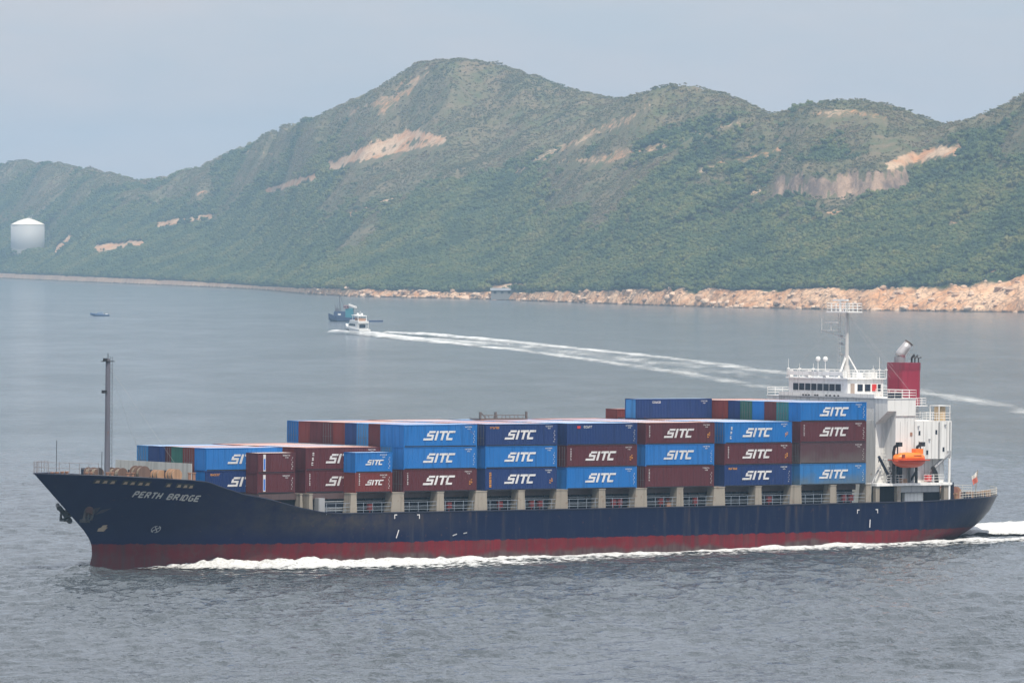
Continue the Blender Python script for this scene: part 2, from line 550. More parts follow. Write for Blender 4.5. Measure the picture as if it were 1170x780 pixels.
# level pad cut for the storage tank: the first ground that shows at the tank's foot
ti = int(np.argmin(np.abs(COLS - 31.5)))
_f = np.where((qy[:, ti] < 285.5) & (OFF[:, ti] > 40))[0]
TANK_OFF = float(OFF[_f[0], ti]) if len(_f) else 300.0
TANK_R = 19.3 * (Sdep(31.5) + TANK_OFF) / F_PX
TANK_Y = float(Sdep(31.5) + TANK_OFF + TANK_R * 1.1)
TANK_X = float(TANK_Y * (31.5 - 585) / F_PX)
TANK_Z = float(CAM_H + (hz(31) - 284) * TANK_Y / F_PX)


def ground_full(px, off):
    X, Y, Z, zr, rw = ground(px, off)
    a, c = cliff_add(px, off)
    Z = Z + a
    d = np.hypot(X - TANK_X, Y - TANK_Y) / TANK_R
    w = 1 - sstep(1.2, 2.0, d)
    Z = Z * (1 - w) + (TANK_Z - 2.5) * w
    lim = CAM_H + (TANK_Z - CAM_H) * Y / TANK_Y - 5.5      # the slope below the pad was cut back too
    wl_ = (1 - sstep(1.15, 2.0, np.abs(X - TANK_X * Y / TANK_Y) / TANK_R)) * (Y < TANK_Y) * sstep(0, 25, off - rw)
    Z = Z * (1 - wl_) + np.minimum(Z, np.maximum(lim, 3.0)) * wl_
    return X, Y, Z, zr, rw, c


X, Y, Z, ZR, RW, CLIFF = ground_full(PX, OFF)

PATCH = [  # bare soil and rock: polyline in bearing/height, half width, density
    ([(382, 190), (420, 172), (450, 160), (478, 154), (502, 160)], 8.5, 1.0),
    ([(412, 183), (450, 172), (495, 163)], 4.0, 0.8),
    ([(308, 217), (335, 209), (360, 201)], 4.5, 1.0),
    ([(1018, 188), (1050, 178), (1090, 171)], 9.5, 0.95),
    ([(936, 245), (970, 241)], 3.0, 0.9),
    ([(63, 286), (72, 278), (82, 268)], 4.0, 1.0),
    ([(90, 278), (104, 272)], 1.6, 0.9),
    ([(112, 284), (165, 277)], 7.5, 0.8),
    ([(180, 257), (240, 247)], 6.5, 0.6),
    ([(400, 246), (420, 237), (452, 226)], 2.0, 0.75),
    ([(522, 196), (548, 203)], 1.8, 0.8),
    ([(440, 124), (470, 96), (486, 78)], 16.0, 0.40),
    ([(400, 128), (440, 112)], 10.0, 0.36),
    ([(590, 196), (600, 190), (660, 160), (720, 135), (740, 120)], 10.0, 0.36),
    ([(640, 185), (700, 180), (760, 165)], 13.0, 0.32),
    ([(750, 170), (800, 150), (840, 140)], 12.0, 0.36),
    ([(930, 130), (980, 128), (1010, 135)], 9.0, 0.42),
    ([(800, 195), (850, 182), (890, 170)], 9.0, 0.42),
    ([(225, 222), (240, 216)], 2.0, 0.6),
    ([(275, 172), (310, 176)], 3.0, 0.5),
    ([(843, 221), (868, 218)], 3.0, 0.6),
    ([(1085, 255), (1160, 225)], 11.0, 0.36),
    ([(1125, 318), (1140, 306), (1172, 298)], 7.0, 0.55),
    ([(560, 328), (612, 326)], 5.0, 0.85),
]


def seg_dist(x, y, a, b):
    ax, ay = a; bx, by = b
    t = np.clip(((x - ax) * (bx - ax) + (y - ay) * (by - ay)) / ((bx - ax) ** 2 + (by - ay) ** 2), 0, 1)
    return np.hypot(x - ax - t * (bx - ax), (y - ay - t * (by - ay)) * 1.35)


def bare_at(px, off, X, Y, Z, zr, rw, up=0.0):
    ix, iy = project(X, Y, Z + up)
    n = fbm(X / 7, Y / 18, 4, 0.65) * 1.15
    n2 = fbm(X / 30 + 7, Y / 60, 3)
    b = np.zeros_like(X)
    for pts, hw, dens in PATCH:
        d = np.full_like(X, 1e9)
        for a, c in zip(pts[:-1], pts[1:]):
            d = np.minimum(d, seg_dist(ix, iy, a, c))
        core = 1 - d / hw
        v = core * 1.2 + n * 0.8 + n2 * 0.35 + (dens - 1) * 0.85
        b = np.maximum(b, sstep(0.12, 0.34, v) * (core > -0.9) * (1.0 if dens > 0.55 else 0.52))
    shore = 1 - sstep(-0.10, 0.16, (off - rw) / (rw + 6) - 0.30 * n2 - 0.15 * n)
    return np.maximum(b, shore), shore


BARE, SHORE = bare_at(PX, OFF, X, Y, Z, ZR, RW)
BANK = 1 - sstep(285, 365, PX)
# upper slopes and spurs are grass and low scrub, lower slopes and gullies are wood
def grass_at(X, Y, Z):
    spur = 1 - np.abs(fbm(X / 150 + 0.6 * fbm(X / 300, Y / 300, 2), Y / 230, 3))
    return sstep(0.20, 0.62, np.clip(Z / 190, 0, 1) + 0.40 * fbm(X / 75, Y / 130, 4) + 0.9 * (spur - 0.84) - 0.06)
GRASS = grass_at(X, Y, Z)


def attr(me, name, arr):
    a = me.attributes.new(name, 'FLOAT', 'POINT')
    a.data.foreach_set('value', np.ascontiguousarray(arr, dtype=np.float32).ravel())


def ground_material():
    m = mat('hill_ground', (0.06, 0.08, 0.03), 0.95, 0.1)
    nt = m.node_tree; b = nt.nodes['Principled BSDF']
    def at(n):
        a = nt.nodes.new('ShaderNodeAttribute'); a.attribute_name = n; return a.outputs['Fac']
    geo = nt.nodes.new('ShaderNodeNewGeometry')
    P = geo.outputs['Position']
    scrub = mixrgb(nt, mrange(nt, nz(nt, 0.05, P, 6, 0.65), 0.35, 0.65), (0.095, 0.108, 0.048), (0.200, 0.150, 0.092))
    wood = mixrgb(nt, mrange(nt, nz(nt, 0.08, P, 5, 0.6), 0.35, 0.65), (0.022, 0.040, 0.016), (0.045, 0.066, 0.024))
    c = mixrgb(nt, at('grass'), wood, scrub)
    soil = mixrgb(nt, mrange(nt, nz(nt, 0.03, P, 3), 0.4, 0.6), (0.50, 0.265, 0.135), (0.56, 0.40, 0.27))
    soil = mixrgb(nt, mrange(nt, nz(nt, 0.22, P, 6, 0.7), 0.50, 0.66, 0, 0.75), soil, (0.20, 0.14, 0.095))
    edge = mrange(nt, nz(nt, 0.16, P, 6, 0.7), 0.3, 0.7, -0.45, 0.45)
    c = mixrgb(nt, mrange(nt, math_n(nt, 'ADD', at('bare'), edge), 0.30, 0.75), c, soil)
    # fractured shore rock: tan with dark joints, wet and black at the waterline
    vor = nt.nodes.new('ShaderNodeTexVoronoi'); vor.feature = 'DISTANCE_TO_EDGE'; vor.inputs['Scale'].default_value = 0.11
    dist = nt.nodes.new('ShaderNodeVectorMath'); dist.operation = 'ADD'
    nn = nt.nodes.new('ShaderNodeTexNoise'); nn.inputs['Scale'].default_value = 0.06; nn.inputs['Detail'].default_value = 4
    nt.links.new(P, nn.inputs['Vector'])
    s3 = nt.nodes.new('ShaderNodeVectorMath'); s3.operation = 'SCALE'; s3.inputs['Scale'].default_value = 22
    nt.links.new(nn.outputs['Color'], s3.inputs[0]); nt.links.new(P, dist.inputs[0]); nt.links.new(s3.outputs[0], dist.inputs[1])
    nt.links.new(dist.outputs[0], vor.inputs['Vector'])
    rock = mixrgb(nt, mrange(nt, nz(nt, 0.05, P, 6, 0.65), 0.40, 0.60), (0.58, 0.30, 0.145), (0.74, 0.50, 0.32))
    rock = mixrgb(nt, mrange(nt, nz(nt, 0.3, P, 5, 0.7), 0.52, 0.66, 0, 0.7), rock, (0.20, 0.135, 0.10))
    rock = mixrgb(nt, mrange(nt, vor.outputs['Distance'], 0.01, 0.09, 0.6, 0.0), rock, (0.16, 0.10, 0.07))
    sep = nt.nodes.new('ShaderNodeSeparateXYZ'); nt.links.new(P, sep.inputs[0])
    rock = mixrgb(nt, math_n(nt, 'MULTIPLY', at('bank'), 0.85), rock, mixrgb(nt, mrange(nt, nz(nt, 0.12, P, 5, 0.7), 0.35, 0.65), (0.84, 0.52, 0.34), (0.94, 0.70, 0.50)))
    wet = mrange(nt, math_n(nt, 'ADD', sep.outputs['Z'], mrange(nt, nz(nt, 0.12, P, 4), 0.3, 0.7, -0.9, 0.9)), 0.3, 1.2, 0.85, 0.0)
    rock = mixrgb(nt, wet, rock, (0.055, 0.05, 0.045))
    c = mixrgb(nt, at('shore'), c, rock)
    cm = nt.nodes.new('ShaderNodeMapping'); cm.inputs['Scale'].default_value = (0.09, 0.05, 0.06); cm.inputs['Rotation'].default_value = (0.3, 0.35, 0.5)
    nt.links.new(P, cm.inputs['Vector'])
    cl = mixrgb(nt, mrange(nt, nz(nt, 1.0, cm.outputs[0], 6, 0.65), 0.36, 0.62), (0.125, 0.090, 0.074), (0.40, 0.275, 0.195))
    c = mixrgb(nt, mrange(nt, math_n(nt, 'ADD', at('cliff'), edge), 0.42, 0.62), c, cl)
    nt.links.new(c, b.inputs['Base Color'])
    bp = nt.nodes.new('ShaderNodeBump'); bp.inputs['Strength'].default_value = 0.9; bp.inputs['Distance'].default_value = 2.2
    nt.links.new(nz(nt, 0.22, P, 6, 0.65), bp.inputs['Height'])
    nt.links.new(bp.outputs['Normal'], b.inputs['Normal'])
    return m

GROUND = ground_material()
NR, NC = PX.shape
def terrain_mesh(name, r0, r1, skirt):
    Zs = Z[r0:r1].copy()
    if skirt: Zs[0] = -1.5
    v = np.stack([X[r0:r1], Y[r0:r1], Zs], -1).reshape(-1, 3)
    n = r1 - r0
    ii = (np.arange(n - 1)[:, None] * NC + np.arange(NC - 1)[None, :]).ravel()
    f = np.stack([ii, ii + 1, ii + NC + 1, ii + NC], -1)
    me = bpy.data.meshes.new(name)
    me.from_pydata(v.tolist(), [], f.tolist())
    me.materials.append(GROUND)
    me.polygons.foreach_set('use_smooth', [r0 > 0] * len(me.polygons))
    for nm, a in (('grass', GRASS), ('bare', BARE), ('shore', SHORE), ('cliff', CLIFF), ('bank', BANK)):
        attr(me, nm, a[r0:r1])
    return link(bpy.data.objects.new(name, me))

SPLIT = 36
tag(terrain_mesh('shore', 0, SPLIT + 1, True), 'tan and orange rocks along the waterline below the hills', 'shore', kind='structure')
tag(terrain_mesh('hills', SPLIT, NR, False), 'green scrub covered island hills with bare orange scars', 'hills', kind='structure')

# ------------------------------------------------------------------ woodland and boulders (geometry nodes on real points)
def crown_mesh(name, seed, lumps, rad, leafmat, tris=14):
    """lumpy foliage masses with loose leaf sprays round them"""
    import bmesh
    r = np.random.default_rng(seed)
    mb = MB()
    bm = bmesh.new(); bmesh.ops.create_icosphere(bm, subdivisions=1, radius=1.0)
    iv = np.array([v.co[:] for v in bm.verts]); fv = [tuple(v.index for v in f.verts) for f in bm.faces]; bm.free()
    for _ in range(lumps):
        c = r.normal(0, 0.30, 3) * np.array([1, 1, 0.6]) + np.array([0, 0, 0.55])
        s = rad * r.uniform(0.6, 1.0)
        v = c + iv * s * r.uniform(0.72, 1.15, (len(iv), 1)) * np.array([1, 1, 0.8])
        mb.add(v.tolist(), fv)
        for _ in range(tris):
            d = r.normal(0, 1, 3); d[2] = abs(d[2]) * .8; d /= np.linalg.norm(d)
            p = c + d * s * r.uniform(0.95, 1.25) * np.array([1, 1, 0.85])
            u = np.cross(d, r.normal(0, 1, 3)); u /= np.linalg.norm(u)
            w = np.cross(d, u)
            q = s * r.uniform(0.18, 0.36)
            mb.add([p + u * q, p + w * q * 0.8, p - u * q, p - w * q * 0.9], [(0, 1, 2, 3)])
    mb.tube([(0, 0, -0.5), (0, 0, 0.5)], 0.05, 5, 1)
    return mb.mesh(name, [leafmat, BARK])


def leaf_material(name, stops):
    m = mat(name, stops[0], 0.8, 0.2)
    nt = m.node_tree; b = nt.nodes['Principled BSDF']
    oi = nt.nodes.new('ShaderNodeObjectInfo')
    cr_ = nt.nodes.new('ShaderNodeValToRGB')
    e = cr_.color_ramp.elements
    while len(e) < len(stops): e.new(0.5)
    for i, s in enumerate(stops):
        e[i].position = i / (len(stops) - 1); e[i].color = (*s, 1)
    geo = nt.nodes.new('ShaderNodeNewGeometry')
    n = nz(nt, 0.018, geo.outputs['Position'], 4, 0.6)
    f = math_n(nt, 'ADD', math_n(nt, 'MULTIPLY', oi.outputs['Random'], 0.42), mrange(nt, n, 0.34, 0.66, -0.12, 0.67))
    nt.links.new(f, cr_.inputs['Fac'])
    nt.links.new(cr_.outputs['Color'], b.inputs['Base Color'])
    b.inputs['Subsurface Weight'].default_value = 0.0
    return m

BARK = mat('bark', (0.06, 0.045, 0.03), 0.9)
LEAF = leaf_material('tree_leaves', [(0.030, 0.054, 0.026), (0.062, 0.094, 0.034), (0.112, 0.130, 0.040), (0.165, 0.155, 0.055)])
SCRUB = leaf_material('scrub_leaves', [(0.068, 0.078, 0.036), (0.120, 0.116, 0.048), (0.170, 0.140, 0.064), (0.200, 0.140, 0.086)])
ROCKM = mat('boulder_rock', (0.45, 0.32, 0.22), 0.9)
nt = ROCKM.node_tree
oi = nt.nodes.new('ShaderNodeObjectInfo')
nt.links.new(mixrgb(nt, oi.outputs['Random'], (0.36, 0.22, 0.14), (0.68, 0.50, 0.36)), nt.nodes['Principled BSDF'].inputs['Base Color'])


def boulder_mesh(name, seed):
    import bmesh
    r = np.random.default_rng(seed)
    bm = bmesh.new()
    bmesh.ops.create_icosphere(bm, subdivisions=2, radius=0.5)
    ax = r.normal(0, 1, (7, 3)); ax /= np.linalg.norm(ax, axis=1)[:, None]
    lim = r.uniform(0.28, 0.46, 7)
    for v in bm.verts:
        p = np.array(v.co)
        for a, l in zip(ax, lim):
            d = p @ a
            if d > l: p = p - a * (d - l)
        v.co = p * np.array([1.25, 1.0, 0.8])
    me = bpy.data.meshes.new(name); bm.to_mesh(me); bm.free()
    me.materials.append(ROCKM)
    return me


def scatter(name, pts, scl, zscl, meshes):
    """one object: instances of a few meshes on real points"""
    n = len(pts)
    me = bpy.data.meshes.new(name)
    me.vertices.add(n)
    me.vertices.foreach_set('co', np.asarray(pts, np.float32).ravel())
    attr(me, 'scl', scl); attr(me, 'zscl', zscl)
    attr(me, 'rot', rng.random(n) * 6.283)
    a = me.attributes.new('pick', 'INT', 'POINT')
    a.data.foreach_set('value', rng.integers(0, len(meshes), n).astype(np.int32))
    o = link(bpy.data.objects.new(name, me))
    ng = bpy.data.node_groups.new(name + '_scatter', 'GeometryNodeTree')
    ng.interface.new_socket('Geometry', in_out='INPUT', socket_type='NodeSocketGeometry')
    ng.interface.new_socket('Geometry', in_out='OUTPUT', socket_type='NodeSocketGeometry')
    N, Lk = ng.nodes, ng.links
    gi, go = N.new('NodeGroupInput'), N.new('NodeGroupOutput')
    g2i = N.new('GeometryNodeGeometryToInstance')
    for me_ in reversed(meshes):
        src = bpy.data.objects.new(me_.name, me_)
        oi = N.new('GeometryNodeObjectInfo'); oi.inputs['Object'].default_value = src
        oi.inputs['As Instance'].default_value = True
        Lk.new(oi.outputs['Geometry'], g2i.inputs[0])
    def named(nm, t):
        q = N.new('GeometryNodeInputNamedAttribute'); q.data_type = t; q.inputs['Name'].default_value = nm
        return q.outputs['Attribute']
    iop = N.new('GeometryNodeInstanceOnPoints')
    cs = N.new('ShaderNodeCombineXYZ'); cr_ = N.new('ShaderNodeCombineXYZ')
    s = named('scl', 'FLOAT')
    Lk.new(s, cs.inputs[0]); Lk.new(s, cs.inputs[1]); Lk.new(named('zscl', 'FLOAT'), cs.inputs[2])
    Lk.new(named('rot', 'FLOAT'), cr_.inputs[2])
    Lk.new(gi.outputs[0], iop.inputs['Points'])
    Lk.new(g2i.outputs[0], iop.inputs['Instance'])
    iop.inputs['Pick Instance'].default_value = True
    Lk.new(named('pick', 'INT'), iop.inputs['Instance Index'])
    Lk.new(cr_.outputs[0], iop.inputs['Rotation'])
    Lk.new(cs.outputs[0], iop.inputs['Scale'])
    Lk.new(iop.outputs[0], go.inputs[0])
    md = o.modifiers.new('scatter', 'NODES'); md.node_group = ng
    return o


NPT = 620000
tpx = rng.uniform(-60, 1230, NPT)
toff = rng.uniform(4, 1260, NPT)
# even density on the ground: columns get wider with distance
acc = (Sdep(tpx) + toff) / 9000
keep = rng.random(NPT) < acc
tpx, toff = tpx[keep], toff[keep]
tX, tY, tZ, tzr, trw, tcl = ground_full(tpx, toff)
tb, ts_ = bare_at(tpx, toff, tX, tY, tZ, tzr, trw)
tb = np.maximum(tb, 0.95 * np.maximum(bare_at(tpx, toff, tX, tY, tZ, tzr, trw, 2.5)[0], bare_at(tpx, toff, tX, tY, tZ, tzr, trw, 5.5)[0]))
td_ = np.hypot(tX - TANK_X, tY - TANK_Y) / TANK_R
tfront = (np.abs(tX - TANK_X * tY / TANK_Y) < TANK_R * 1.1) & (tY < TANK_Y) & (tY > TANK_Y - 90)
tg = grass_at(tX, tY, tZ)
clump = fbm(tX / 45 + 9, tY / 60, 3)
ok = (tb < 0.45) & (tcl < 0.5) & (tZ > 2.5) & (td_ > 1.25) & ~(tfront & (rng.random(len(tX)) < 0.85)) & (toff > trw * 1.15) & (rng.random(len(tX)) < 0.95 - 0.55 * tg + 0.5 * clump)
big = ok & (rng.random(len(tX)) > tg * 1.15)
small = ok & ~big
sz = rng.uniform(2.3, 5.6, len(tX)) * (1 + 0.35 * clump)
crowns = [crown_mesh('broad_crown', 1, 5, 0.42, LEAF), crown_mesh('uneven_crown', 2, 6, 0.36, LEAF), crown_mesh('narrow_crown', 3, 4, 0.36, LEAF), crown_mesh('spreading_crown', 4, 6, 0.40, LEAF)]
scrubs = [crown_mesh('low_scrub', 5, 4, 0.42, SCRUB), crown_mesh('round_scrub', 6, 3, 0.45, SCRUB), crown_mesh('loose_scrub', 8, 5, 0.38, SCRUB)]
P_ = np.stack([tX, tY, tZ - 0.3], -1)
o = scatter('woodland', P_[big], sz[big], sz[big] * rng.uniform(0.8, 1.25, big.sum()), crowns)
tag(o, 'dense green wood covering the lower slopes of the hills', 'woodland', kind='stuff')
ssz = rng.uniform(1.1, 2.6, len(tX))
o = scatter('hill_scrub', P_[small], ssz[small], ssz[small] * 0.7, scrubs)
tag(o, 'low olive scrub scattered over the upper slopes', 'scrub', kind='stuff')

NB = 500
bpx = rng.uniform(345, 1210, NB)
brw_ = np.interp(bpx, COLS, RW[0])
boff = rng.uniform(-2, 1, NB) + rng.random(NB) ** 1.5 * brw_ * 1.2
bX, bY, bZ, _, _, _ = ground_full(bpx, np.maximum(boff, 0))
bsz = np.exp(rng.normal(0.75, 0.65, NB)).clip(0.8, 7.5)
o = scatter('shore_boulders', np.stack([bX, bY, np.maximum(bZ, -0.2)], -1), bsz, bsz * rng.uniform(0.6, 1.0, NB), [boulder_mesh('flat_boulder', 3), boulder_mesh('blocky_boulder', 4), boulder_mesh('tall_boulder', 5)])
tag(o, 'tumbled tan boulders along the foot of the rocky shore', 'boulders', kind='stuff')


def ground_z(px, off):
    a = ground_full(np.array([float(px)]), np.array([float(off)]))
    return float(a[0][0]), float(a[1][0]), float(a[2][0])

# storage tank on the far left hillside
TANK = mat('tank_cream_paint', (0.40, 0.40, 0.40), 0.6)
TANKTOP = mat('tank_roof_paint', (0.80, 0.76, 0.66), 0.6)
gx, gy = TANK_X, TANK_Y
k_ = gy / F_PX
zt0 = TANK_Z; zt1 = CAM_H + (hz(31) - 256.5) * k_; zt2 = CAM_H + (hz(31) - 249.5) * k_
rt = TANK_R
tank = empty('storage_tank'); tank.location = (gx, gy, 0)
tag(tank, 'round white storage tank with domed roof among hillside trees', 'storage tank')
mb = MB(); mb.lathe([(rt, zt0 - 14), (rt, zt1 - 0.6)], 0, 0, 64); mb.build('tank_wall', TANK, tank, True)
mb = MB(); mb.lathe([(rt * 1.012, zt1 - 0.6), (rt * 1.012, zt1)] + [(rt * (1 - q) + .05, zt1 + (zt2 - zt1) * (1 - (1 - q) ** 1.5)) for q in np.linspace(0.01, 1, 8)], 0, 0, 64)
mb.build('tank_roof', TANKTOP, tank)
mb = MB()
mb.box(-0.8, 5.0, -0.6, 0.6, zt2, zt2 + 1.2); mb.tube([(4, 0, zt2), (6.5, 0, zt2 + 5.5)], 0.35); mb.tube([(0, 0, zt2 + 0.8), (4.5, 0, zt2 + 3.8)], 0.3)
mb.build('vent_pipe', GALV, tank)
# clear the trees off the tank: done by building the platform it stands on
mb = MB(); mb.lathe([(rt * 1.25, zt0 - 16), (rt * 1.2, zt0 - 1.0)], 0, 0, 32); mb.build('foundation', mat('concrete', (0.32, 0.31, 0.29), 0.9), tank)

# low grey shed on the shore
sx, sy, sz_ = ground_z(582, 14)
shed = empty('shore_shed'); shed.location = (sx, sy - 8, 0)
tag(shed, 'long low grey shed standing on the rocks at the foot of the hill', 'shed')
ks = sy / F_PX
z0s, z1s = CAM_H + (hz(585) - 336) * ks, CAM_H + (hz(585) - 330.5) * ks
wS = 21 * ks
mb = MB(); mb.box(-wS, wS, -3, 4, z0s - 4, z1s - 0.8); mb.build('wall', mat('shed_wall', (0.20, 0.20, 0.20), 0.8), shed)
mb = MB(); mb.prism([(-3.8, z1s - 0.8), (4.8, z1s - 0.8), (0.5, z1s + 1.0)], 'x', -wS - 0.6, wS + 0.6); mb.build('roof', mat('shed_roof', (0.21, 0.22, 0.24), 0.8), shed)
for k in range(5):
    mb = MB(); x0 = -wS + 2 + k * (2 * wS - 5) / 4.3
    mb.box(x0, x0 + 2.0, -3.06, -3.003, z0s + 0.3, z1s - 1.4); mb.build('door', BLACK if k % 2 else DARK_STEEL, shed)

# ------------------------------------------------------------------ the ship's frame: s = aft from bay three, t = to starboard, z up
S_X, S_Y, S_YAW, S_TRIM = -14.0798, 802.4318, 0.6871044, 0.0105212
M_SHIP = Matrix.Translation((S_X, S_Y, 0)) @ Matrix.Rotation(S_YAW, 4, 'Z') @ Matrix.Rotation(S_TRIM, 4, 'Y')
ship = empty('container_ship')
ship.matrix_world = M_SHIP
tag(ship, 'dark blue container ship with red boot topping and white deckhouse aft', 'container ship')

TC, BMAX = 12.5, 12.75
def s_stem(z): return np.interp(z, [-4, -1.5, 0, 1.4, 2.7, 3.6, 4.64, 12], [-41.5, -41.2, -40.75, -40.35, -40.45, -40.9, -41.75, -49.6])
def s_end(z): return np.interp(z, [-4, 0, 1, 2, 3, 4, 5, 7.2, 9], [104, 107.5, 109.5, 111.6, 113.2, 114.2, 115.0, 115.7, 116.0])
def half(s, z):
    s = np.asarray(s, float); z = np.asarray(z, float)
    zz = np.clip(z, 0, 12) / 12
    Le = 46 - 17 * zz ** 1.2; pe = 1.75 + 0.55 * zz
    a = np.clip((s - s_stem(z)) / Le, 0, 1)
    e = (1 - (1 - a) ** pe) ** (0.98 - 0.10 * zz)
    Lr = 29 - 7 * np.clip(z / 7, 0, 1); pr = 2.5 + 0.3 * np.clip(z / 7, 0, 1)
    c = np.clip((s_end(z) - s) / Lr, 0, 1)
    r = (1 - (1 - c) ** pr) ** (0.75 + 0.2 * (1 - np.clip(z / 7, 0, 1)))
    return BMAX * e * r + 0.02
ZT_S = [-50, -46.6, -43, -38.4, -32.7, -30.5, -28.7, -25.2, -21.6, -16.8, -13.1, -10, 60, 92, 100, 112, 119]
ZT_Z = [11.85, 11.75, 11.67, 11.43, 11.08, 10.85, 10.28, 9.25, 8.62, 7.47, 6.80, 6.62, 6.62, 6.70, 6.95, 7.15, 7.25]
def z_top(s): return np.interp(s, ZT_S, ZT_Z)
SU = np.concatenate([np.linspace(0, 1, 40) ** 1.6 * 0.28, np.linspace(0.28, 0.80, 40)[1:], 1 - np.linspace(1, 0, 36)[1:] ** 1.8 * 0.2])
VZ = np.linspace(0, 1, 30)
Sg, Vg = np.meshgrid(SU, VZ)
zg = -3 + (9 + 3) * Vg
sg = s_stem(zg) + (s_end(zg) - s_stem(zg)) * Sg
for _ in range(8):
    zg = -3 + (z_top(sg) + 3) * Vg
    sg = s_stem(zg) + (s_end(zg) - s_stem(zg)) * Sg
hg = half(sg, zg)
nv, nu = sg.shape
mb = MB()
for sgn in (-1, 1):
    V = np.stack([sg, TC + sgn * hg, zg], -1).reshape(-1, 3)
    Fc = []
    for j in range(nv - 1):
        for i in range(nu - 1):
            q = (j * nu + i, j * nu + i + 1, (j + 1) * nu + i + 1, (j + 1) * nu + i)
            Fc.append(q if sgn < 0 else q[::-1])
    mb.add(V.tolist(), Fc)


def hull_material():
    m = mat('hull_paint', (0.006, 0.012, 0.05), 0.45, 0.06)
    nt = m.node_tree; b = nt.nodes['Principled BSDF']
    v = coords(nt)
    sep = nt.nodes.new('ShaderNodeSeparateXYZ'); nt.links.new(v, sep.inputs[0])
    zc, xc = sep.outputs['Z'], sep.outputs['X']
    st = nt.nodes.new('ShaderNodeMapping'); st.inputs['Scale'].default_value = (1.1, 1.1, 0.09); nt.links.new(v, st.inputs['Vector'])
    streak = nz(nt, 1.0, st.outputs[0], 6, 0.65)
    blotch = nz(nt, 0.22, v, 6, 0.65)
    fine = nz(nt, 1.6, v, 6, 0.7)
    navy = mixrgb(nt, mrange(nt, blotch, 0.35, 0.7), (0.001, 0.004, 0.045), (0.002, 0.007, 0.060))
    # the midship plating is faded and streaked, the bow freshly painted
    aft = mrange(nt, xc, -24, 4)
    navy = mixrgb(nt, math_n(nt, 'MULTIPLY', aft, 0.75), navy, mixrgb(nt, streak, (0.001, 0.006, 0.028), (0.008, 0.015, 0.040)))
    navy = mixrgb(nt, math_n(nt, 'MULTIPLY', aft, mrange(nt, streak, 0.52, 0.72, 0, 0.5)), navy, (0.050, 0.048, 0.054))
    # scuffed, rubbed area on the shoulder
    sh1 = math_n(nt, 'MULTIPLY', mrange(nt, xc, -34, -14), mrange(nt, xc, -6, 12, 1, 0))
    sh2 = math_n(nt, 'MULTIPLY', mrange(nt, zc, 3.4, 5.2), sh1)
    rub = math_n(nt, 'MULTIPLY', sh2, mrange(nt, nz(nt, 0.45, v, 7, 0.7), 0.36, 0.62, 0.1, 0.85))
    navy = mixrgb(nt, rub, navy, (0.050, 0.045, 0.044))
    # rubbed counter below the stern
    cs = math_n(nt, 'MULTIPLY', mrange(nt, xc, 100, 112), mrange(nt, fine, 0.35, 0.65, 0, 0.7))
    navy = mixrgb(nt, cs, navy, (0.075, 0.070, 0.066))
    navy = mixrgb(nt, mrange(nt, fine, 0.64, 0.72, 0, 0.8), navy, (0.11, 0.055, 0.035))
    runs = math_n(nt, 'MULTIPLY', mrange(nt, zc, 4.2, 6.4), mrange(nt, streak, 0.58, 0.72, 0, 0.45))
    navy = mixrgb(nt, math_n(nt, 'MULTIPLY', runs, aft), navy, (0.10, 0.050, 0.028))
    red = mixrgb(nt, mrange(nt, blotch, 0.3, 0.7), (0.110, 0.007, 0.013), (0.155, 0.014, 0.020))
    red = mixrgb(nt, mrange(nt, streak, 0.46, 0.66, 0, 0.7), red, (0.050, 0.026, 0.028))
    red = mixrgb(nt, mrange(nt, nz(nt, 0.5, v, 7, 0.7), 0.52, 0.66, 0, 0.6), red, (0.085, 0.050, 0.046))
    # growth and wear in the wind-and-water band
    low = mrange(nt, math_n(nt, 'ADD', zc, mrange(nt, nz(nt, 0.15, v, 5), 0.3, 0.7, -0.8, 0.8)), 0.9, 1.5, 1, 0)
    alg = mixrgb(nt, mrange(nt, streak, 0.4, 0.65), (0.050, 0.034, 0.036), (0.105, 0.088, 0.082))
    red = mixrgb(nt, math_n(nt, 'MULTIPLY', low, mrange(nt, xc, -26, 0, 0.25, 0.85)), red, alg)
    zw = math_n(nt, 'ADD', zc, math_n(nt, 'ADD', mrange(nt, fine, 0.3, 0.7, -0.06, 0.06), mrange(nt, streak, 0.35, 0.65, -0.12, 0.10)))
    c = mixrgb(nt, mrange(nt, zw, 2.79, 2.83), red, navy)
    nt.links.new(c, b.inputs['Base Color'])
    bp = nt.nodes.new('ShaderNodeBump'); bp.inputs['Strength'].default_value = 0.35; bp.inputs['Distance'].default_value = 0.08
    nt.links.new(nz(nt, 0.55, v, 3), bp.inputs['Height'])
    nt.links.new(bp.outputs['Normal'], b.inputs['Normal'])
    return m

hull = mb.build('hull', hull_material(), ship, True)
# thin gunwale bar round the deck edge
mb = MB()
gs = np.concatenate([np.linspace(-49.4, -10, 70), np.linspace(-10, 95, 60)[1:], np.linspace(95, 115.45, 40)[1:]])
for sgn in (-1, 1):
    pts = [(s, TC + sgn * (float(half(s, z_top(s))) + 0.02), float(z_top(s)) + 0.02) for s in gs]
    mb.tube(pts, 0.09, 5)
mb.build('gunwale', weathered('gunwale_paint', (0.014, 0.018, 0.04), 0.3, spec=0.15), ship)

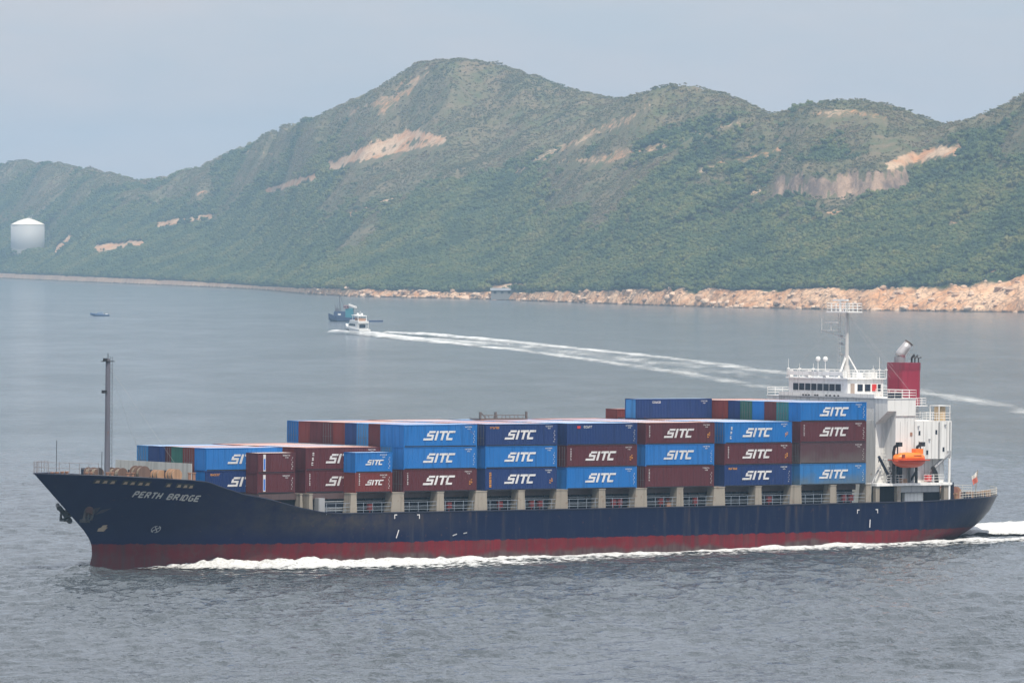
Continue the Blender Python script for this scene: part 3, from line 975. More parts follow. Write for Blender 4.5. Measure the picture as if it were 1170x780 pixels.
# decks -------------------------------------------------------------
def deck_strip(mb, s0, s1, zf, n=40, inset=0.12):
    ss = np.linspace(s0, s1, n)
    V, Fc = [], []
    for s in ss:
        h = max(0.02, float(half(s, min(float(z_top(s)), zf(s)))) - inset)
        for k in range(5): V.append((s, TC - h + 2 * h * k / 4, zf(s)))
    for i in range(n - 1):
        for k in range(4): Fc.append((i * 5 + k, (i + 1) * 5 + k, (i + 1) * 5 + k + 1, i * 5 + k + 1))
    mb.add(V, Fc)
mb = MB()
deck_strip(mb, -30.3, 115.2, lambda s: 6.45, 90)
mb.build('main_deck', GREEN_DECK, ship)
mb = MB()
deck_strip(mb, -49.2, -29.2, lambda s: 10.75 if s < -31 else 10.2, 40)
h = float(half(-29.2, 10.2)) - 0.5; h0 = float(half(-29.2, 6.46)) - 0.5
mb.quad((-29.2, TC - h0, 6.46), (-29.2, TC + h0, 6.46), (-29.2, TC + h, 10.2), (-29.2, TC - h, 10.2))
mb.build('forecastle_deck', GREEN_DECK, ship)

# hatch coaming with stiffeners and pipes --------------------------------
mb = MB()
mb.box(-21.9, 81.0, 2.6, 22.4, 6.46, 8.45); mb.box(-27.9, -21.903, 6.0, 19.0, 6.46, 8.448)
for s in np.arange(-12, 81, 1.5):
    mb.box(s, s + 0.12, 2.25, 2.597, 6.46, 8.44)
mb.box(-13.2, 81.0, 2.1, 2.24, 7.55, 7.70)
mb.build('hatch_coaming', DARK_STEEL, ship)
mb = MB()
mb.box(-21.9, 81.1, 2.0, 23.0, 8.452, 9.18); mb.box(-28.0, -21.903, 5.0, 20.0, 8.452, 9.178)
mb.build('hatch_cover', weathered('hatch_paint', (0.09, 0.055, 0.055), 0.3), ship)
mb = MB()
for z, y in ((6.95, 2.15), (7.2, 1.9), (8.1, 2.0)):
    mb.tube([(-12, y, z), (80.8, y, z)], 0.07, 6)
mb.build('deck_pipe', weathered('pipe_paint', (0.28, 0.30, 0.33), 0.3), ship)

# container stanchions on the side deck: broad ones at the gaps, narrow ones amidships
BAY_S = {1: -28.10, 2: -14.04, 3: 0.0, 4: 13.63, 5: 27.50, 6: 41.19, 7: 55.25, 8: 68.97}
def stanchion(s, w, t0=-0.1, t1=1.3):
    mb = MB()
    a, b_ = s - w / 2, s + w / 2
    z0, z1 = 6.60, 9.12
    V = [(a - .22 * w / 1.5, t0, z0), (b_ + .10, t0, z0), (b_ + .10, t1 + .2, z0), (a - .22 * w / 1.5, t1 + .2, z0), (a, t0 + .03, z1), (b_, t0 + .03, z1), (b_, t1, z1), (a, t1, z1)]
    mb.add(V, [(0, 3, 2, 1), (4, 5, 6, 7), (0, 1, 5, 4), (1, 2, 6, 5), (2, 3, 7, 6), (3, 0, 4, 7)])
    mb.box(a - 0.05, b_ + 0.05, t0 - 0.02, t1, z1 + .003, z1 + 0.12)
    mb.build('container_stanchion', STEEL_CREAM, ship)
gaps = [(-0.92)] + [(BAY_S[b] + 12.192 + BAY_S[b + 1]) / 2 for b in range(3, 8)]
for g in gaps: stanchion(g, 1.85)
for b in range(3, 9): stanchion(BAY_S[b] + 6.1, 1.05)
stanchion(-8.2, 0.9); stanchion(-14.6, 0.5, 0.6, 1.9); stanchion(-15.7, 0.35, 1.2, 2.2); stanchion(81.6, 0.8)

# side rail between the stanchions
mb = MB()
for s in np.arange(-12.5, 80.5, 1.5): mb.tube([(s, 0.05, 6.5), (s, 0.05, 8.0)], 0.035, 5)
for z in (7.0, 7.45, 7.95): mb.tube([(-12.8, 0.05, z), (81, 0.05, z)], 0.03, 5)
mb.build('side_rail', mat('rail_paint', (0.22, 0.26, 0.32), 0.6), ship)
# hydrants and hose boxes
for i, s in enumerate((-4.5, 8.6, 17.2, 22.6, 24.0, 36.7, 37.8, 45.0, 46.6, 51.2, 64.5, 78.3, 79.6)):
    mb = MB(); mb.box(s, s + 0.7, 1.55, 1.95, 6.9, 7.75); mb.tube([(s + 0.35, 1.75, 6.5), (s + 0.35, 1.75, 6.9)], 0.08)
    mb.build('hose_box', mat('hydrant_red', (0.40, 0.04, 0.035), 0.5) if i == 0 else bpy.data.materials['hydrant_red'], ship)
# door and locker on the side deck
mb = MB(); mb.box(-12.9, -11.9, 1.2, 2.2, 6.5, 8.6); mb.build('locker', STEEL_GREY, ship)
mb = MB(); mb.box(46.0, 46.9, 1.1, 1.5, 6.5, 7.3); mb.build('locker', RUSTY, ship)

# breakwater in front of the first bay
mb = MB()
V0, V1 = (-31.3, 20.2), (-29.95, 5.6)
mb.add([(V0[0], V0[1], 10.76), (V1[0], V1[1], 10.5), (V1[0], V1[1], 13.1), (V0[0], V0[1], 13.2), (V0[0] + .12, V0[1], 10.76), (V1[0] + .12, V1[1], 10.5), (V1[0] + .12, V1[1], 13.1), (V0[0] + .12, V0[1], 13.2)],
       [(0, 3, 2, 1), (4, 5, 6, 7), (0, 1, 5, 4), (1, 2, 6, 5), (2, 3, 7, 6), (3, 0, 4, 7)])
mb.build('breakwater', weathered('breakwater_grey', (0.36, 0.36, 0.35), 0.35, 0.7), ship)

# winches and windlass on the forecastle --------------------------------
ROPE = weathered('rope_grey', (0.20, 0.16, 0.12), 0.4, 0.9)
def winch(s, t, z, r, w, m, drums=2):
    o = empty('winch', ship); o.location = (s, t, z)
    mb = MB(); mb.box(-1.2, 1.2, -w / 2 - 0.4, w / 2 + 0.4, 0, 0.35); mb.build('bed', STEEL_GREY, o)
    for k in range(drums):
        y0 = -w / 2 + k * w / drums
        d = MB()
        n = 18
        def disc(ya, yb, ra):
            V = [(ra * math.cos(2 * math.pi * i / n), ya, r + 0.15 + ra * math.sin(2 * math.pi * i / n)) for i in range(n)] + [(ra * math.cos(2 * math.pi * i / n), yb, r + 0.15 + ra * math.sin(2 * math.pi * i / n)) for i in range(n)]
            d.add(V, [tuple(range(n)), tuple(range(n, 2 * n))[::-1]] + [(i, n + i, n + (i + 1) % n, (i + 1) % n) for i in range(n)])
        disc(y0, y0 + .1, r); disc(y0 + .102, y0 + w / drums - .252, r * 0.72); disc(y0 + w / drums - .25, y0 + w / drums - .15, r)
        d.build('drum', m, o)
        rp = MB()
        for q in range(5):
            ya = y0 + .16 + q * (w / drums - .5) / 5
            nn2 = 14; rr = r * (0.80 + 0.03 * (q % 2))
            V = [(rr * math.cos(2 * math.pi * i / nn2), ya, r + 0.15 + rr * math.sin(2 * math.pi * i / nn2)) for i in range(nn2)] + [(rr * math.cos(2 * math.pi * i / nn2), ya + (w / drums - .5) / 5.6, r + 0.15 + rr * math.sin(2 * math.pi * i / nn2)) for i in range(nn2)]
            rp.add(V, [tuple(range(nn2)), tuple(range(nn2, 2 * nn2))[::-1]] + [(i, nn2 + i, nn2 + (i + 1) % nn2, (i + 1) % nn2) for i in range(nn2)])
        rp.build('mooring_rope', ROPE, o)
    mb = MB(); mb.box(-0.5, 0.5, w / 2 + 0.01, w / 2 + 0.7, 0.36, 1.5); mb.build('motor', DARK_STEEL, o)
    return o
WTAN = weathered('winch_tan', (0.36, 0.21, 0.12), 0.7, 0.55)
RUSTD = weathered('winch_dark_rust', (0.13, 0.075, 0.055), 0.8, 0.55)
winch(-37.4, 11.4, 10.76, 0.80, 2.6, RUSTD)
winch(-35.9, 8.6, 10.76, 0.95, 2.2, RUSTD)
winch(-33.9, 7.4, 10.76, 0.70, 1.7, WTAN)
winch(-33.0, 5.3, 10.76, 0.78, 1.7, WTAN)
winch(-37.5, 16.4, 10.76, 0.75, 2.6, RUSTD)
for s, t in ((-41.0, 8.4), (-43.4, 9.6), (-44.6, 13.2), (-39.2, 6.5), (-47, 12.0), (-32.0, 3.2)):
    mb = MB(); mb.box(s - .3, s + 1.0, t - .3, t + .3, 10.76, 10.85)
    for dy in (0, 0.7):
        mb.lathe([(0.2, 10.852), (0.2, 11.9), (0.27, 11.92), (0.27, 12.05)], s + dy, t, 10)
    mb.build('bollard', RUSTY, ship)
# bow rail and jackstaff
mb = MB()
for s in np.linspace(-49.2, -43.5, 7):
    for sgn in (-1, 1):
        h = float(half(s, z_top(s)))
        mb.tube([(s, TC + sgn * h, float(z_top(s))), (s, TC + sgn * h, float(z_top(s)) + 1.55)], 0.035, 5)
for z in (0.8, 1.5):
    for sgn in (-1, 1):
        mb.tube([(s, TC + sgn * float(half(s, z_top(s))), float(z_top(s)) + z) for s in np.linspace(-49.2, -43.5, 12)], 0.022, 4)
mj = MB(); mj.tube([(-46.0, 12.5, 10.8), (-46.0, 12.5, 16.0)], 0.04, 5); mj.build('jackstaff', BLACK, ship)
mb.build('bow_rail', mat('rail_brown', (0.20, 0.17, 0.17), 0.7), ship)
# foremast ----------------------------------------------------------
fm = MB()
fm.tube([(-38.15, 12.5, 10.76), (-38.15, 12.5, 26.3)], 0.36, 12, r2=0.30)
fm.build('foremast', weathered('mast_grey', (0.115, 0.115, 0.145), 0.3), ship)
mb = MB()
for dy in (-0.22, 0.22): mb.tube([(-37.55, 12.5 + dy, 11), (-37.65, 12.5 + dy, 26.6)], 0.03, 4)
for z in np.arange(11.5, 26.5, 0.5): mb.tube([(-37.55, 12.28, z), (-37.55, 12.72, z)], 0.02, 4)
mb.box(-38.9, -38.5, 12.2, 12.8, 21.9, 22.3); mb.box(-38.95, -37.4, 12.1, 12.9, 25.9, 26.0)
mb.box(-38.8, -38.4, 12.3, 12.7, 26.003, 26.35)
mb.tube([(-38.15, 12.5, 26.3), (-38.15, 12.5, 27.0)], 0.05)
mb.tube([(-38.9, 12.6, 11), (-38.9, 12.6, 14.5)], 0.04)
mb.build('mast_ladder', BLACK, ship)
fm_ = MB()
for (a, b_) in (((-38.15, 12.5, 25.5), (-30.2, 16.0, 13.2)), ((-38.15, 12.5, 25.5), (-30.2, 9.0, 13.2))): fm_.tube([a, b_], 0.012, 4)
fm_.build('forestay', GALV, ship)

# anchors -------------------------------------------------------------
def anchor(sgn):
    o = empty('anchor', ship)
    z = 7.1
    s0 = float(s_stem(z)) + 2.1
    h = float(half(s0, z))
    o.location = (s0, TC + sgn * h, z)
    mb = MB()
    d = sgn
    mb.tube([(0.5, -0.25 * d, 0.9), (-0.3, 0.55 * d, -0.5)], 0.55, 10)   # hawse bolster
    mb.build('hawse_pipe', weathered('hawse_rust', (0.07, 0.03, 0.025), 0.7), o)
    mb = MB()
    mb.tube([(0.35, 0.1 * d, 0.8), (-0.65, 0.75 * d, -1.1)], 0.16, 8)
    mb.box(-1.1, -0.2, 0.45 * d - 0.25, 0.45 * d + 0.75, -1.45, -1.05)
    for e in (-1, 1): mb.tube([(-0.65 + 0.55 * e, 0.75 * d, -1.15), (-0.35 + 0.75 * e, 0.85 * d, 0.25)], 0.2, 6, r2=0.06)
    mb.build('anchor_body', BLACK, o)
anchor(-1); anchor(1)
# starboard anchor in its bolster, seen past the stem
mb = MB()
mb.tube([(-44.45, 14.0, 7.45), (-42.95, 14.0, 5.95)], 0.33, 8)
mb.tube([(-44.95, 13.4, 7.35), (-44.2, 14.7, 7.75)], 0.27, 8)
mb.tube([(-43.35, 13.2, 5.75), (-42.6, 14.8, 6.05)], 0.36, 8)
mb.tube([(-43.6, 13.9, 6.6), (-42.7, 13.1, 6.9)], 0.5, 8)
mb.build('stem_anchor', BLACK, ship)

# things painted on, or let into, the bow ------------------------------------
def on_hull(s, z, off=0.03):
    """point on the port shell plating, a little proud of it"""
    h = float(half(s, z))
    return (s, TC - h - off, z)
def hull_patch(mb, poly, off=0.03, mi=0):
    mb.add([on_hull(s, z, off) for s, z in poly], [tuple(range(len(poly)))], mi)
def hull_strip(mb, p0, p1, w, off=0.03, n=3):
    (s0, z0), (s1, z1) = p0, p1
    L = math.hypot(s1 - s0, z1 - z0); nx, nz_ = -(z1 - z0) / L * w / 2, (s1 - s0) / L * w / 2
    for i in range(n):
        a, b_ = i / n, (i + 1) / n
        A = (s0 + (s1 - s0) * a, z0 + (z1 - z0) * a); B = (s0 + (s1 - s0) * b_, z0 + (z1 - z0) * b_)
        hull_patch(mb, [(A[0] - nx, A[1] - nz_), (B[0] - nx, B[1] - nz_), (B[0] + nx, B[1] + nz_), (A[0] + nx, A[1] + nz_)], off)

STROKES = {  # plain block capitals on a 0..1 grid as strokes
    'P': [((0, 0), (0, 1)), ((0, .95), (.75, .95)), ((.8, .95), (.8, .5)), ((0, .48), (.75, .48))],
    'E': [((0, 0), (0, 1)), ((0, .95), (.9, .95)), ((0, .5), (.75, .5)), ((0, .05), (.9, .05))],
    'R': [((0, 0), (0, 1)), ((0, .95), (.75, .95)), ((.8, .95), (.8, .5)), ((0, .48), (.75, .48)), ((.4, .48), (.9, 0))],
    'T': [((-.05, .95), (.95, .95)), ((.45, 0), (.45, .92))],
    'H': [((0, 0), (0, 1)), ((.85, 0), (.85, 1)), ((0, .5), (.85, .5))],
    'B': [((0, 0), (0, 1)), ((0, .95), (.75, .95)), ((0, .5), (.75, .5)), ((0, .05), (.75, .05)), ((.82, .9), (.82, .55)), ((.85, .45), (.85, .1))],
    'I': [((.2, 0), (.2, 1))],
    'D': [((0, 0), (0, 1)), ((0, .95), (.7, .95)), ((0, .05), (.7, .05)), ((.82, .87), (.82, .13))],
    'G': [((.05, .1), (.05, .9)), ((.1, .95), (.85, .95)), ((.1, .05), (.85, .05)), ((.85, .05), (.85, .45)), ((.5, .45), (.85, .45))],
}
mb = MB()
PXP = []
def name_text(txt, s0, z0, s1, z1, h, w):
    n = len(txt)
    adv = [0.45 if c == 'I' else (0.75 if c == ' ' else 1.0) for c in txt]
    tot = sum(adv); acc_ = 0
    for c, a in zip(txt, adv):
        f = acc_ / tot
        bs, bz = s0 + (s1 - s0) * f, z0 + (z1 - z0) * f
        cw = (s1 - s0) / tot * 0.72
        for q, ((ax, ay), (bx, by)) in enumerate(STROKES.get(c, [])):
            P0 = (bs + ax * cw + ay * h * 0.12, bz + ay * h); P1 = (bs + bx * cw + by * h * 0.12, bz + by * h)
            hull_strip(mb, P0, P1, w, 0.03 + 0.004 * q, 2)
        acc_ += a
NAMEW = mat('name_white', (0.52, 0.52, 0.50), 0.6)
name_text('PERTH', -38.5, 8.95, -35.1, 8.69, 0.72, 0.17); mb.build('ship_name', NAMEW, ship)
mb = MB(); name_text('BRIDGE', -34.5, 8.64, -30.4, 8.33, 0.72, 0.17); mb.build('ship_name', NAMEW, ship)
# fairleads: open roller fairleads, their far rims lit
FL_TAN = mat('fairlead_tan', (0.42, 0.31, 0.20), 0.7)
for s in (-43.2, -42.4, -41.6, -40.2, -39.4, -38.5, -37.7, -35.2, -33.9, -33.1, -32.4):
    zt = float(z_top(s))
    w = 0.36; mb = MB(); mr = MB()
    hull_patch(mr, [(s - w, zt - 1.0), (s + w, zt - 1.0), (s + w, zt - .42), (s - w, zt - .42)], 0.02)
    hull_patch(mb, [(s - w * .5, zt - .95), (s + w * .8, zt - .95), (s + w * .55, zt - .62), (s - w * .3, zt - .62)], 0.035)
    fl = mr.build('fairlead', BLACK, ship); mb.build('fairlead_lip', FL_TAN, fl)
# rubbing, symbols and marks
mb = MB()
hull_patch(mb, [(-42.5, 6.1), (-42.1, 5.7), (-41.3, 7.0), (-41.2, 7.6), (-42.0, 7.4)], 0.02)
hull_patch(mb, [(-41.4, 6.6), (-40.6, 6.9), (-40.0, 7.5), (-41.0, 7.25)], 0.024)
mb.build('hawse_rust_stain', weathered('rust_stain', (0.016, 0.011, 0.032), 0.8), ship)
mb = MB()
hull_patch(mb, [(-40.3, 4.45), (-39.6, 4.45), (-39.35, 5.0), (-39.55, 5.0), (-39.5, 5.3), (-40.0, 5.25), (-40.05, 4.95), (-40.3, 4.85)])
mb.build('bulb_mark', mat('mark_tan', (0.44, 0.36, 0.26), 0.6), ship)
mb = MB()
cs_, cz = -33.9, 4.75
for k in range(16):
    if k in (3, 11): continue
    a0, a1 = 2 * math.pi * k / 16, 2 * math.pi * (k + 1) / 16
    hull_strip(mb, (cs_ + .5 * math.cos(a0), cz + .42 * math.sin(a0)), (cs_ + .5 * math.cos(a1), cz + .42 * math.sin(a1)), 0.09, n=1)
hull_strip(mb, (cs_ - .45, cz - .3), (cs_ + .45, cz + .3), 0.13, 0.034); hull_strip(mb, (cs_ - .2, cz + .33), (cs_ + .25, cz - .33), 0.1, 0.038)
mb.build('thruster_mark', mat('mark_grey', (0.34, 0.36, 0.38), 0.6), ship)
for s0, z0, d in ((-1.7, 6.35, 1), (2.5, 6.30, -1), (79.3, 5.75, 1), (83.2, 5.75, -1)):
    mb = MB(); hull_strip(mb, (s0, z0), (s0 + 0.45 * d, z0), 0.12); hull_strip(mb, (s0 + 0.06 * d, z0), (s0 + 0.06 * d, z0 - 0.5), 0.12, 0.034); mb.build('tug_mark', WHITE, ship)
for segs in ([(-1.3, 3.35, -0.95, 4.4, .15)], [(81.7, 3.3, 81.75, 4.4, .15)]):
    mb = MB()
    for q, (a0, b0, a1, b1, w) in enumerate(segs): hull_strip(mb, (a0, b0), (a1, b1), w, 0.03 + 0.004 * q)
    mb.build('draught_mark', WHITE, ship)
for a0, b0, a1, b1, w in ((8.0, 3.5, 8.7, 3.7, .15), (9.8, 3.75, 10.4, 3.85, .12)):
    mb = MB(); hull_strip(mb, (a0, b0), (a1, b1), w); mb.build('scrape', bpy.data.materials['mark_grey'], ship)
# ------------------------------------------------------------------ deckhouse aft
house = empty('deckhouse', ship)
mb = MB()
mb.box(85.2, 97.4, 2.5, 22.5, 6.46, 17.9)
mb.build('lower_house', STEEL_WHITE, house)
mb = MB(); mb.box(85.22, 90.4, 2.52, 8.397, 17.903, 20.9); mb.box(85.222, 93.5, 8.4, 22.48, 17.903, 20.902); mb.build('upper_house', STEEL_WHITE, house)
for sg_ in (0, 1):   # bridge wings: a steep bracket forward, a flared side wall aft of it
    mb = MB()
    P = [(0.0, 19.25), (2.497, 17.45), (2.497, 20.93), (0.0, 20.93)]
    Q = [(0.0, 18.6), (0.15, 18.4), (2.497, 18.4), (2.497, 20.93), (0.0, 20.93)]
    if sg_: P, Q = [[(25 - a, b_) for a, b_ in pl][::-1] for pl in (P, Q)]
    mb.prism(P, 'x', 85.1, 86.75)
    mb.prism(Q, 'x', 86.752, 90.4)
    mb.build('bridge_wing', STEEL_WHITE, house)
mb = MB(); mb.box(86.76, 97.35, 1.6, 2.495, 9.31, 12.598); mb.box(86.755, 97.38, 0.15, 2.495, 12.6, 17.85); mb.box(86.755, 90.39, 0.152, 2.495, 17.852, 18.397)
mb.build('side_casing', STEEL_WHITE, house)
mb = MB()
mb.box(85.0, 90.6, -0.08, 8.3, 20.933, 21.05); mb.box(85.0, 93.6, 8.303, 25.08, 20.933, 21.05)
mb.build('bridge_deck', STEEL_WHITE, house)
def side_t(z): return 0.15
# dark joints down the house side
for s in (87.6, 88.9, 90.3, 92.0, 93.6, 95.1, 96.4):
    mb = MB()
    mb.box(s, s + 0.06, 1.575, 1.597, 9.4, 12.55)
    V = [(s, side_t(12.62) - .015, 12.62), (s + .06, side_t(12.62) - .015, 12.62), (s + .06, side_t(17.8) - .015, 17.8), (s, side_t(17.8) - .015, 17.8)]
    mb.add(V, [(0, 1, 2, 3)])
    mb.build('side_seam', mat('seam_grey', (0.30, 0.29, 0.29), 0.7) if s < 88 else bpy.data.materials['seam_grey'], house)
for s, z in ((91.1, 15.9), (94.3, 16.0), (95.7, 13.6), (87.0, 10.9), (92.6, 13.2)):
    mb = MB(); t0_ = side_t(z) if z > 12.6 else 1.6
    mb.box(s, s + 0.34, t0_ - 0.04, t0_ + .1, z, z + 0.6); mb.build('side_window', GLASS, house)
mb = MB(); mb.box(89.5, 89.9, side_t(15.9) - .06, side_t(15.9) + .1, 15.8, 16.3); mb.build('side_vent', RUSTY, house)
for s, z in ((90.9, 17.0), (93.0, 15.2), (96.0, 17.2)):
    mb = MB(); mb.box(s, s + 0.25, side_t(z) - .2, side_t(z), z, z + 0.2); mb.build('deck_lamp', STEEL_GREY, house)
for s in (94.9, 97.0):
    mb = MB(); mb.tube([(s, side_t(12.7) - .12, 12.7), (s, side_t(17.7) - .12, 17.7)], 0.07, 6); mb.build('side_pipe', STEEL_GREY, house)
# wheelhouse
WH = dict(s0=85.35, s1=92.1, t0=8.5, t1=20.7, z0=21.053, z1=23.5)
mb = MB(); mb.box(WH['s0'], WH['s1'], WH['t0'], WH['t1'], WH['z0'], WH['z1']); wh = mb.build('wheelhouse', STEEL_WHITE, house)
mb = MB(); mb.box(WH['s0'] - .35, WH['s1'] + .3, WH['t0'] - .3, WH['t1'] + .3, WH['z1'] + .003, WH['z1'] + .16); mb.build('wheelhouse_roof', STEEL_WHITE, house)
for k in range(8):
    t = 9.9 + k * 1.26
    mb = MB(); mb.box(85.27, 85.347, t, t + 1.02, 21.85, 22.8)
    w = mb.build('bridge_window', GLASS, house)
for s, w_, red in ((87.2, .95, 0), (88.6, 1.0, 0), (89.95, .8, 1), (91.05, .5, 0)):
    mb = MB(); mb.box(s, s + w_, 8.42, 8.497, 21.85, 22.8); mb.build('bridge_window', RED_MARK if red else GLASS, house)
mb = MB(); mb.box(85.9, 86.6, 8.42, 8.497, 21.2, 22.9); mb.build('door', mat('door_tan', (0.35, 0.28, 0.24), 0.6), house)
# front dodger with small text like fittings
mb = MB(); mb.box(84.98, 85.08, 2.6, 22.4, 21.053, 21.55); mb.build('front_bulwark', STEEL_WHITE, house)
for t in (9.8, 10.6, 11.5, 12.3, 15.9, 16.5, 17.1, 14.6, 14.1):
    mb = MB(); mb.box(84.93, 84.977, t, t + .35, 21.1, 21.3); mb.build('bulwark_fitting', BLACK, house)
# wing top: control console cover and rails
mb = MB(); mb.box(86.2, 88.0, 0.3, 1.3, 21.053, 21.75); mb.build('console_cover', DARK_STEEL, house)
def rail(pts, h, nm, m, par, step=1.2, rails=3, r=0.035):
    mb = MB()
    for a, b_ in zip(pts[:-1], pts[1:]):
        a, b_ = Vector(a), Vector(b_)
        n = max(1, int((b_ - a).length / step))
        for i in range(n + 1):
            p = a.lerp(b_, i / n); mb.tube([p, p + Vector((0, 0, h))], r, 4)
        for k in range(rails):
            z = Vector((0, 0, h * (k + 1) / rails)); mb.tube([a + z, b_ + z], r * .85, 4)
    return mb.build(nm, m, par)
RAILW = mat('white_rail', (0.75, 0.75, 0.74), 0.5)
rail([(85.1, 0.05, 21.05), (90.5, 0.05, 21.05), (90.5, 8.3, 21.05)], 1.1, 'wing_rail', RAILW, house)
rail([(85.1, 24.9, 21.05), (92.2, 24.9, 21.05), (92.2, 21, 21.05)], 1.1, 'wing_rail', RAILW, house)
rail([(85.1, 8.3, 23.66), (85.1, 20.9, 23.66)], 1.05, 'monkey_island_rail', RAILW, house)
rail([(85.1, 8.3, 23.66), (92.2, 8.3, 23.66), (92.2, 20.9, 23.66), (85.1, 20.9, 23.66)], 1.05, 'monkey_island_rail', RAILW, house, 1.0)
rail([(90.6, .25, 17.86), (97.3, .25, 17.86), (97.3, 22.4, 17.91)], 1.1, 'house_rail', RAILW, house)
rail([(93.4, 5.4, 19.9), (97.4, 5.4, 19.9), (97.4, 10.4, 19.9)], 1.0, 'funnel_platform_rail', RAILW, house, 0.8)
mb = MB(); mb.box(93.3, 97.5, 5.2, 5.75, 19.78, 19.897); mb.build('funnel_platform', STEEL_WHITE, house)
mb = MB()  # canvas dodger
mb.box(84.99, 85.06, 9.2, 20.6, 23.95, 24.5)
for t in (9.3, 12.9, 16.6, 20.4): mb.box(85.2, 85.9, t, t + .5, 23.67, 24.6)
mb.box(88.5, 89.6, 10.0, 11.0, 23.67, 24.4); mb.box(90.2, 91.4, 9.0, 10.2, 23.67, 24.5)
mb.build('roof_locker', STEEL_WHITE, house)
for t, s in ((15.6, 86.2), (14.3, 86.4)):
    mb = MB(); mb.tube([(s, t, 23.66), (s, t, 25.9)], 0.05, 5); mb.lathe([(0.02, 25.9), (0.28, 26.0), (0.36, 26.25), (0.26, 26.5), (0.02, 26.6)], s, t, 12)
    mb.build('satellite_dome', RAILW, house)
for s, t, z in ((85.3, 20.8, 26.2), (86.0, 19.2, 25.6), (91.8, 9.0, 26.6), (92.0, 10.5, 25.4), (86.6, 17.0, 25.6), (91.9, 7.7, 25.2)):
    mb = MB(); mb.tube([(s, t, 23.66), (s, t, z)], 0.045, 5, r2=0.02); mb.box(s - .25, s + .25, t - .05, t + .05, 24.8, 24.9)
    mb.build('antenna', RAILW, house)

# main mast -----------------------------------------------------------
MAST_WHITE = weathered('mast_white', (0.50, 0.49, 0.48), 0.35, 0.6)
mast = empty('main_mast', ship)
mb = MB()
mb.tube([(88.8, 12.5, 23.66), (88.8, 12.5, 25.4)], 0.62, 10, r2=0.34)
mb.tube([(88.8, 12.5, 25.38), (88.8, 12.5, 34.2)], 0.27, 10, r2=0.18)
mb.build('mast_pole', MAST_WHITE, mast)
mb = MB()
for a, b_ in (((88.3, 13.6, 23.7), (88.7, 12.6, 26.8)), ((90.2, 11.2, 23.7), (88.9, 12.4, 26.8)), ((87.3, 12.5, 23.7), (88.6, 12.5, 26.4))): mb.tube([a, b_], 0.12, 6)
mb.build('mast_brace', STEEL_WHITE, mast)
mb = MB()
mb.box(87.4, 90.2, 10.9, 15.3, 32.75, 32.92)
mb.build('mast_platform', RAILW, mast)
rail([(87.45, 10.95, 32.92), (90.15, 10.95, 32.92), (90.15, 15.2, 32.92), (87.45, 15.2, 32.92), (87.45, 10.95, 32.92)], 1.1, 'platform_rail', RAILW, mast, 0.8, 3, 0.05)
mb = MB(); mb.box(88.3, 88.7, 12.1, 15.0, 34.35, 34.6); mb.tube([(88.5, 13.6, 32.92), (88.5, 13.6, 34.4)], 0.12)
mb.build('radar_scanner', RAILW, mast)
mb = MB(); mb.box(87.0, 88.4, 13.4, 16.0, 30.2, 30.28); mb.box(87.2, 87.5, 12.9, 15.4, 31.25, 31.45); mb.tube([(87.35, 14.2, 30.28), (87.35, 14.2, 31.3)], 0.1)
mb.tube([(88.6, 12.6, 29.2), (87.2, 15.9, 30.2)], 0.07); mb.tube([(87.1, 15.9, 29.9), (87.1, 15.9, 31.9)], 0.04)
mb.build('lower_radar', weathered('radar_grey', (0.5, 0.5, 0.5), 0.2), mast)
mb = MB()
for z in np.arange(26, 32.6, 0.45): mb.tube([(87.95, 12.9, z), (87.95, 13.4, z)], 0.03, 4)
for d in (12.9, 13.4): mb.tube([(87.95, d, 25), (87.95, d, 32.7)], 0.035, 4)
for z, w_ in ((26.7, 1.4), (28.2, 1.2), (29.2, 1.3)): mb.box(88.75, 88.85, 12.5, 12.5 + w_, z, z + .1); 
for z in (26.8, 28.3, 29.3): mb.box(88.6, 88.95, 13.5, 13.85, z, z + .3)
mb.build('mast_ladder', STEEL_GREY, mast)
mb = MB()
for p in ((96.5, 6.0, 21.3), (95.0, 8, 21.5), (92, 3.0, 22.0), (85.5, 20.0, 24.6), (97, 18, 18)): mb.tube([(88.8, 12.5, 32.6), p], 0.014, 4)
mb.build('stay_wire', STEEL_GREY, mast)

# funnel -----------------------------------------------------------------
fun = empty('funnel', ship)
def round_rect(s0, s1, t0, t1, r, n=6):
    P = []
    for cx, cy, a0 in ((s1 - r, t1 - r, 0), (s0 + r, t1 - r, 90), (s0 + r, t0 + r, 180), (s1 - r, t0 + r, 270)):
        for k in range(n + 1):
            a = R(a0 + 90 * k / n); P.append((cx + r * math.cos(a), cy + r * math.sin(a)))
    return P
P0 = round_rect(93.8, 97.2, 5.9, 10.1, 0.9)
mb = MB(); mb.prism(P0, 'z', 19.9, 25.8)
f_ = mb.build('funnel_casing', FUNNEL_RED, fun)
mb = MB(); mb.prism(round_rect(93.75, 97.25, 5.85, 10.15, 0.92), 'z', 24.8, 25.85); mb.build('funnel_band', weathered('funnel_band_red', (0.20, 0.008, 0.03), 0.0, 0.4), fun)
mb = MB(); mb.prism(round_rect(93.9, 97.1, 6.0, 10.0, 0.85), 'z', 17.9, 19.897); mb.build('funnel_base', STEEL_GREY, fun)
mb = MB()
mb.tube([(95.3, 8.6, 25.8), (95.3, 8.6, 26.7)], 0.78, 16); mb.build('uptake', weathered('uptake_grey', (0.22, 0.23, 0.25), 0.2), fun)
mb = MB(); mb.tube([(95.3, 8.6, 26.68), (95.5, 8.5, 27.2), (95.95, 8.2, 27.9), (96.4, 8.0, 28.55)], 0.80, 16, cap=True, r2=0.62)
mb.build('exhaust_pipe', mat('exhaust_silver', (0.52, 0.50, 0.50), 0.35, metal=0.6), fun, True)
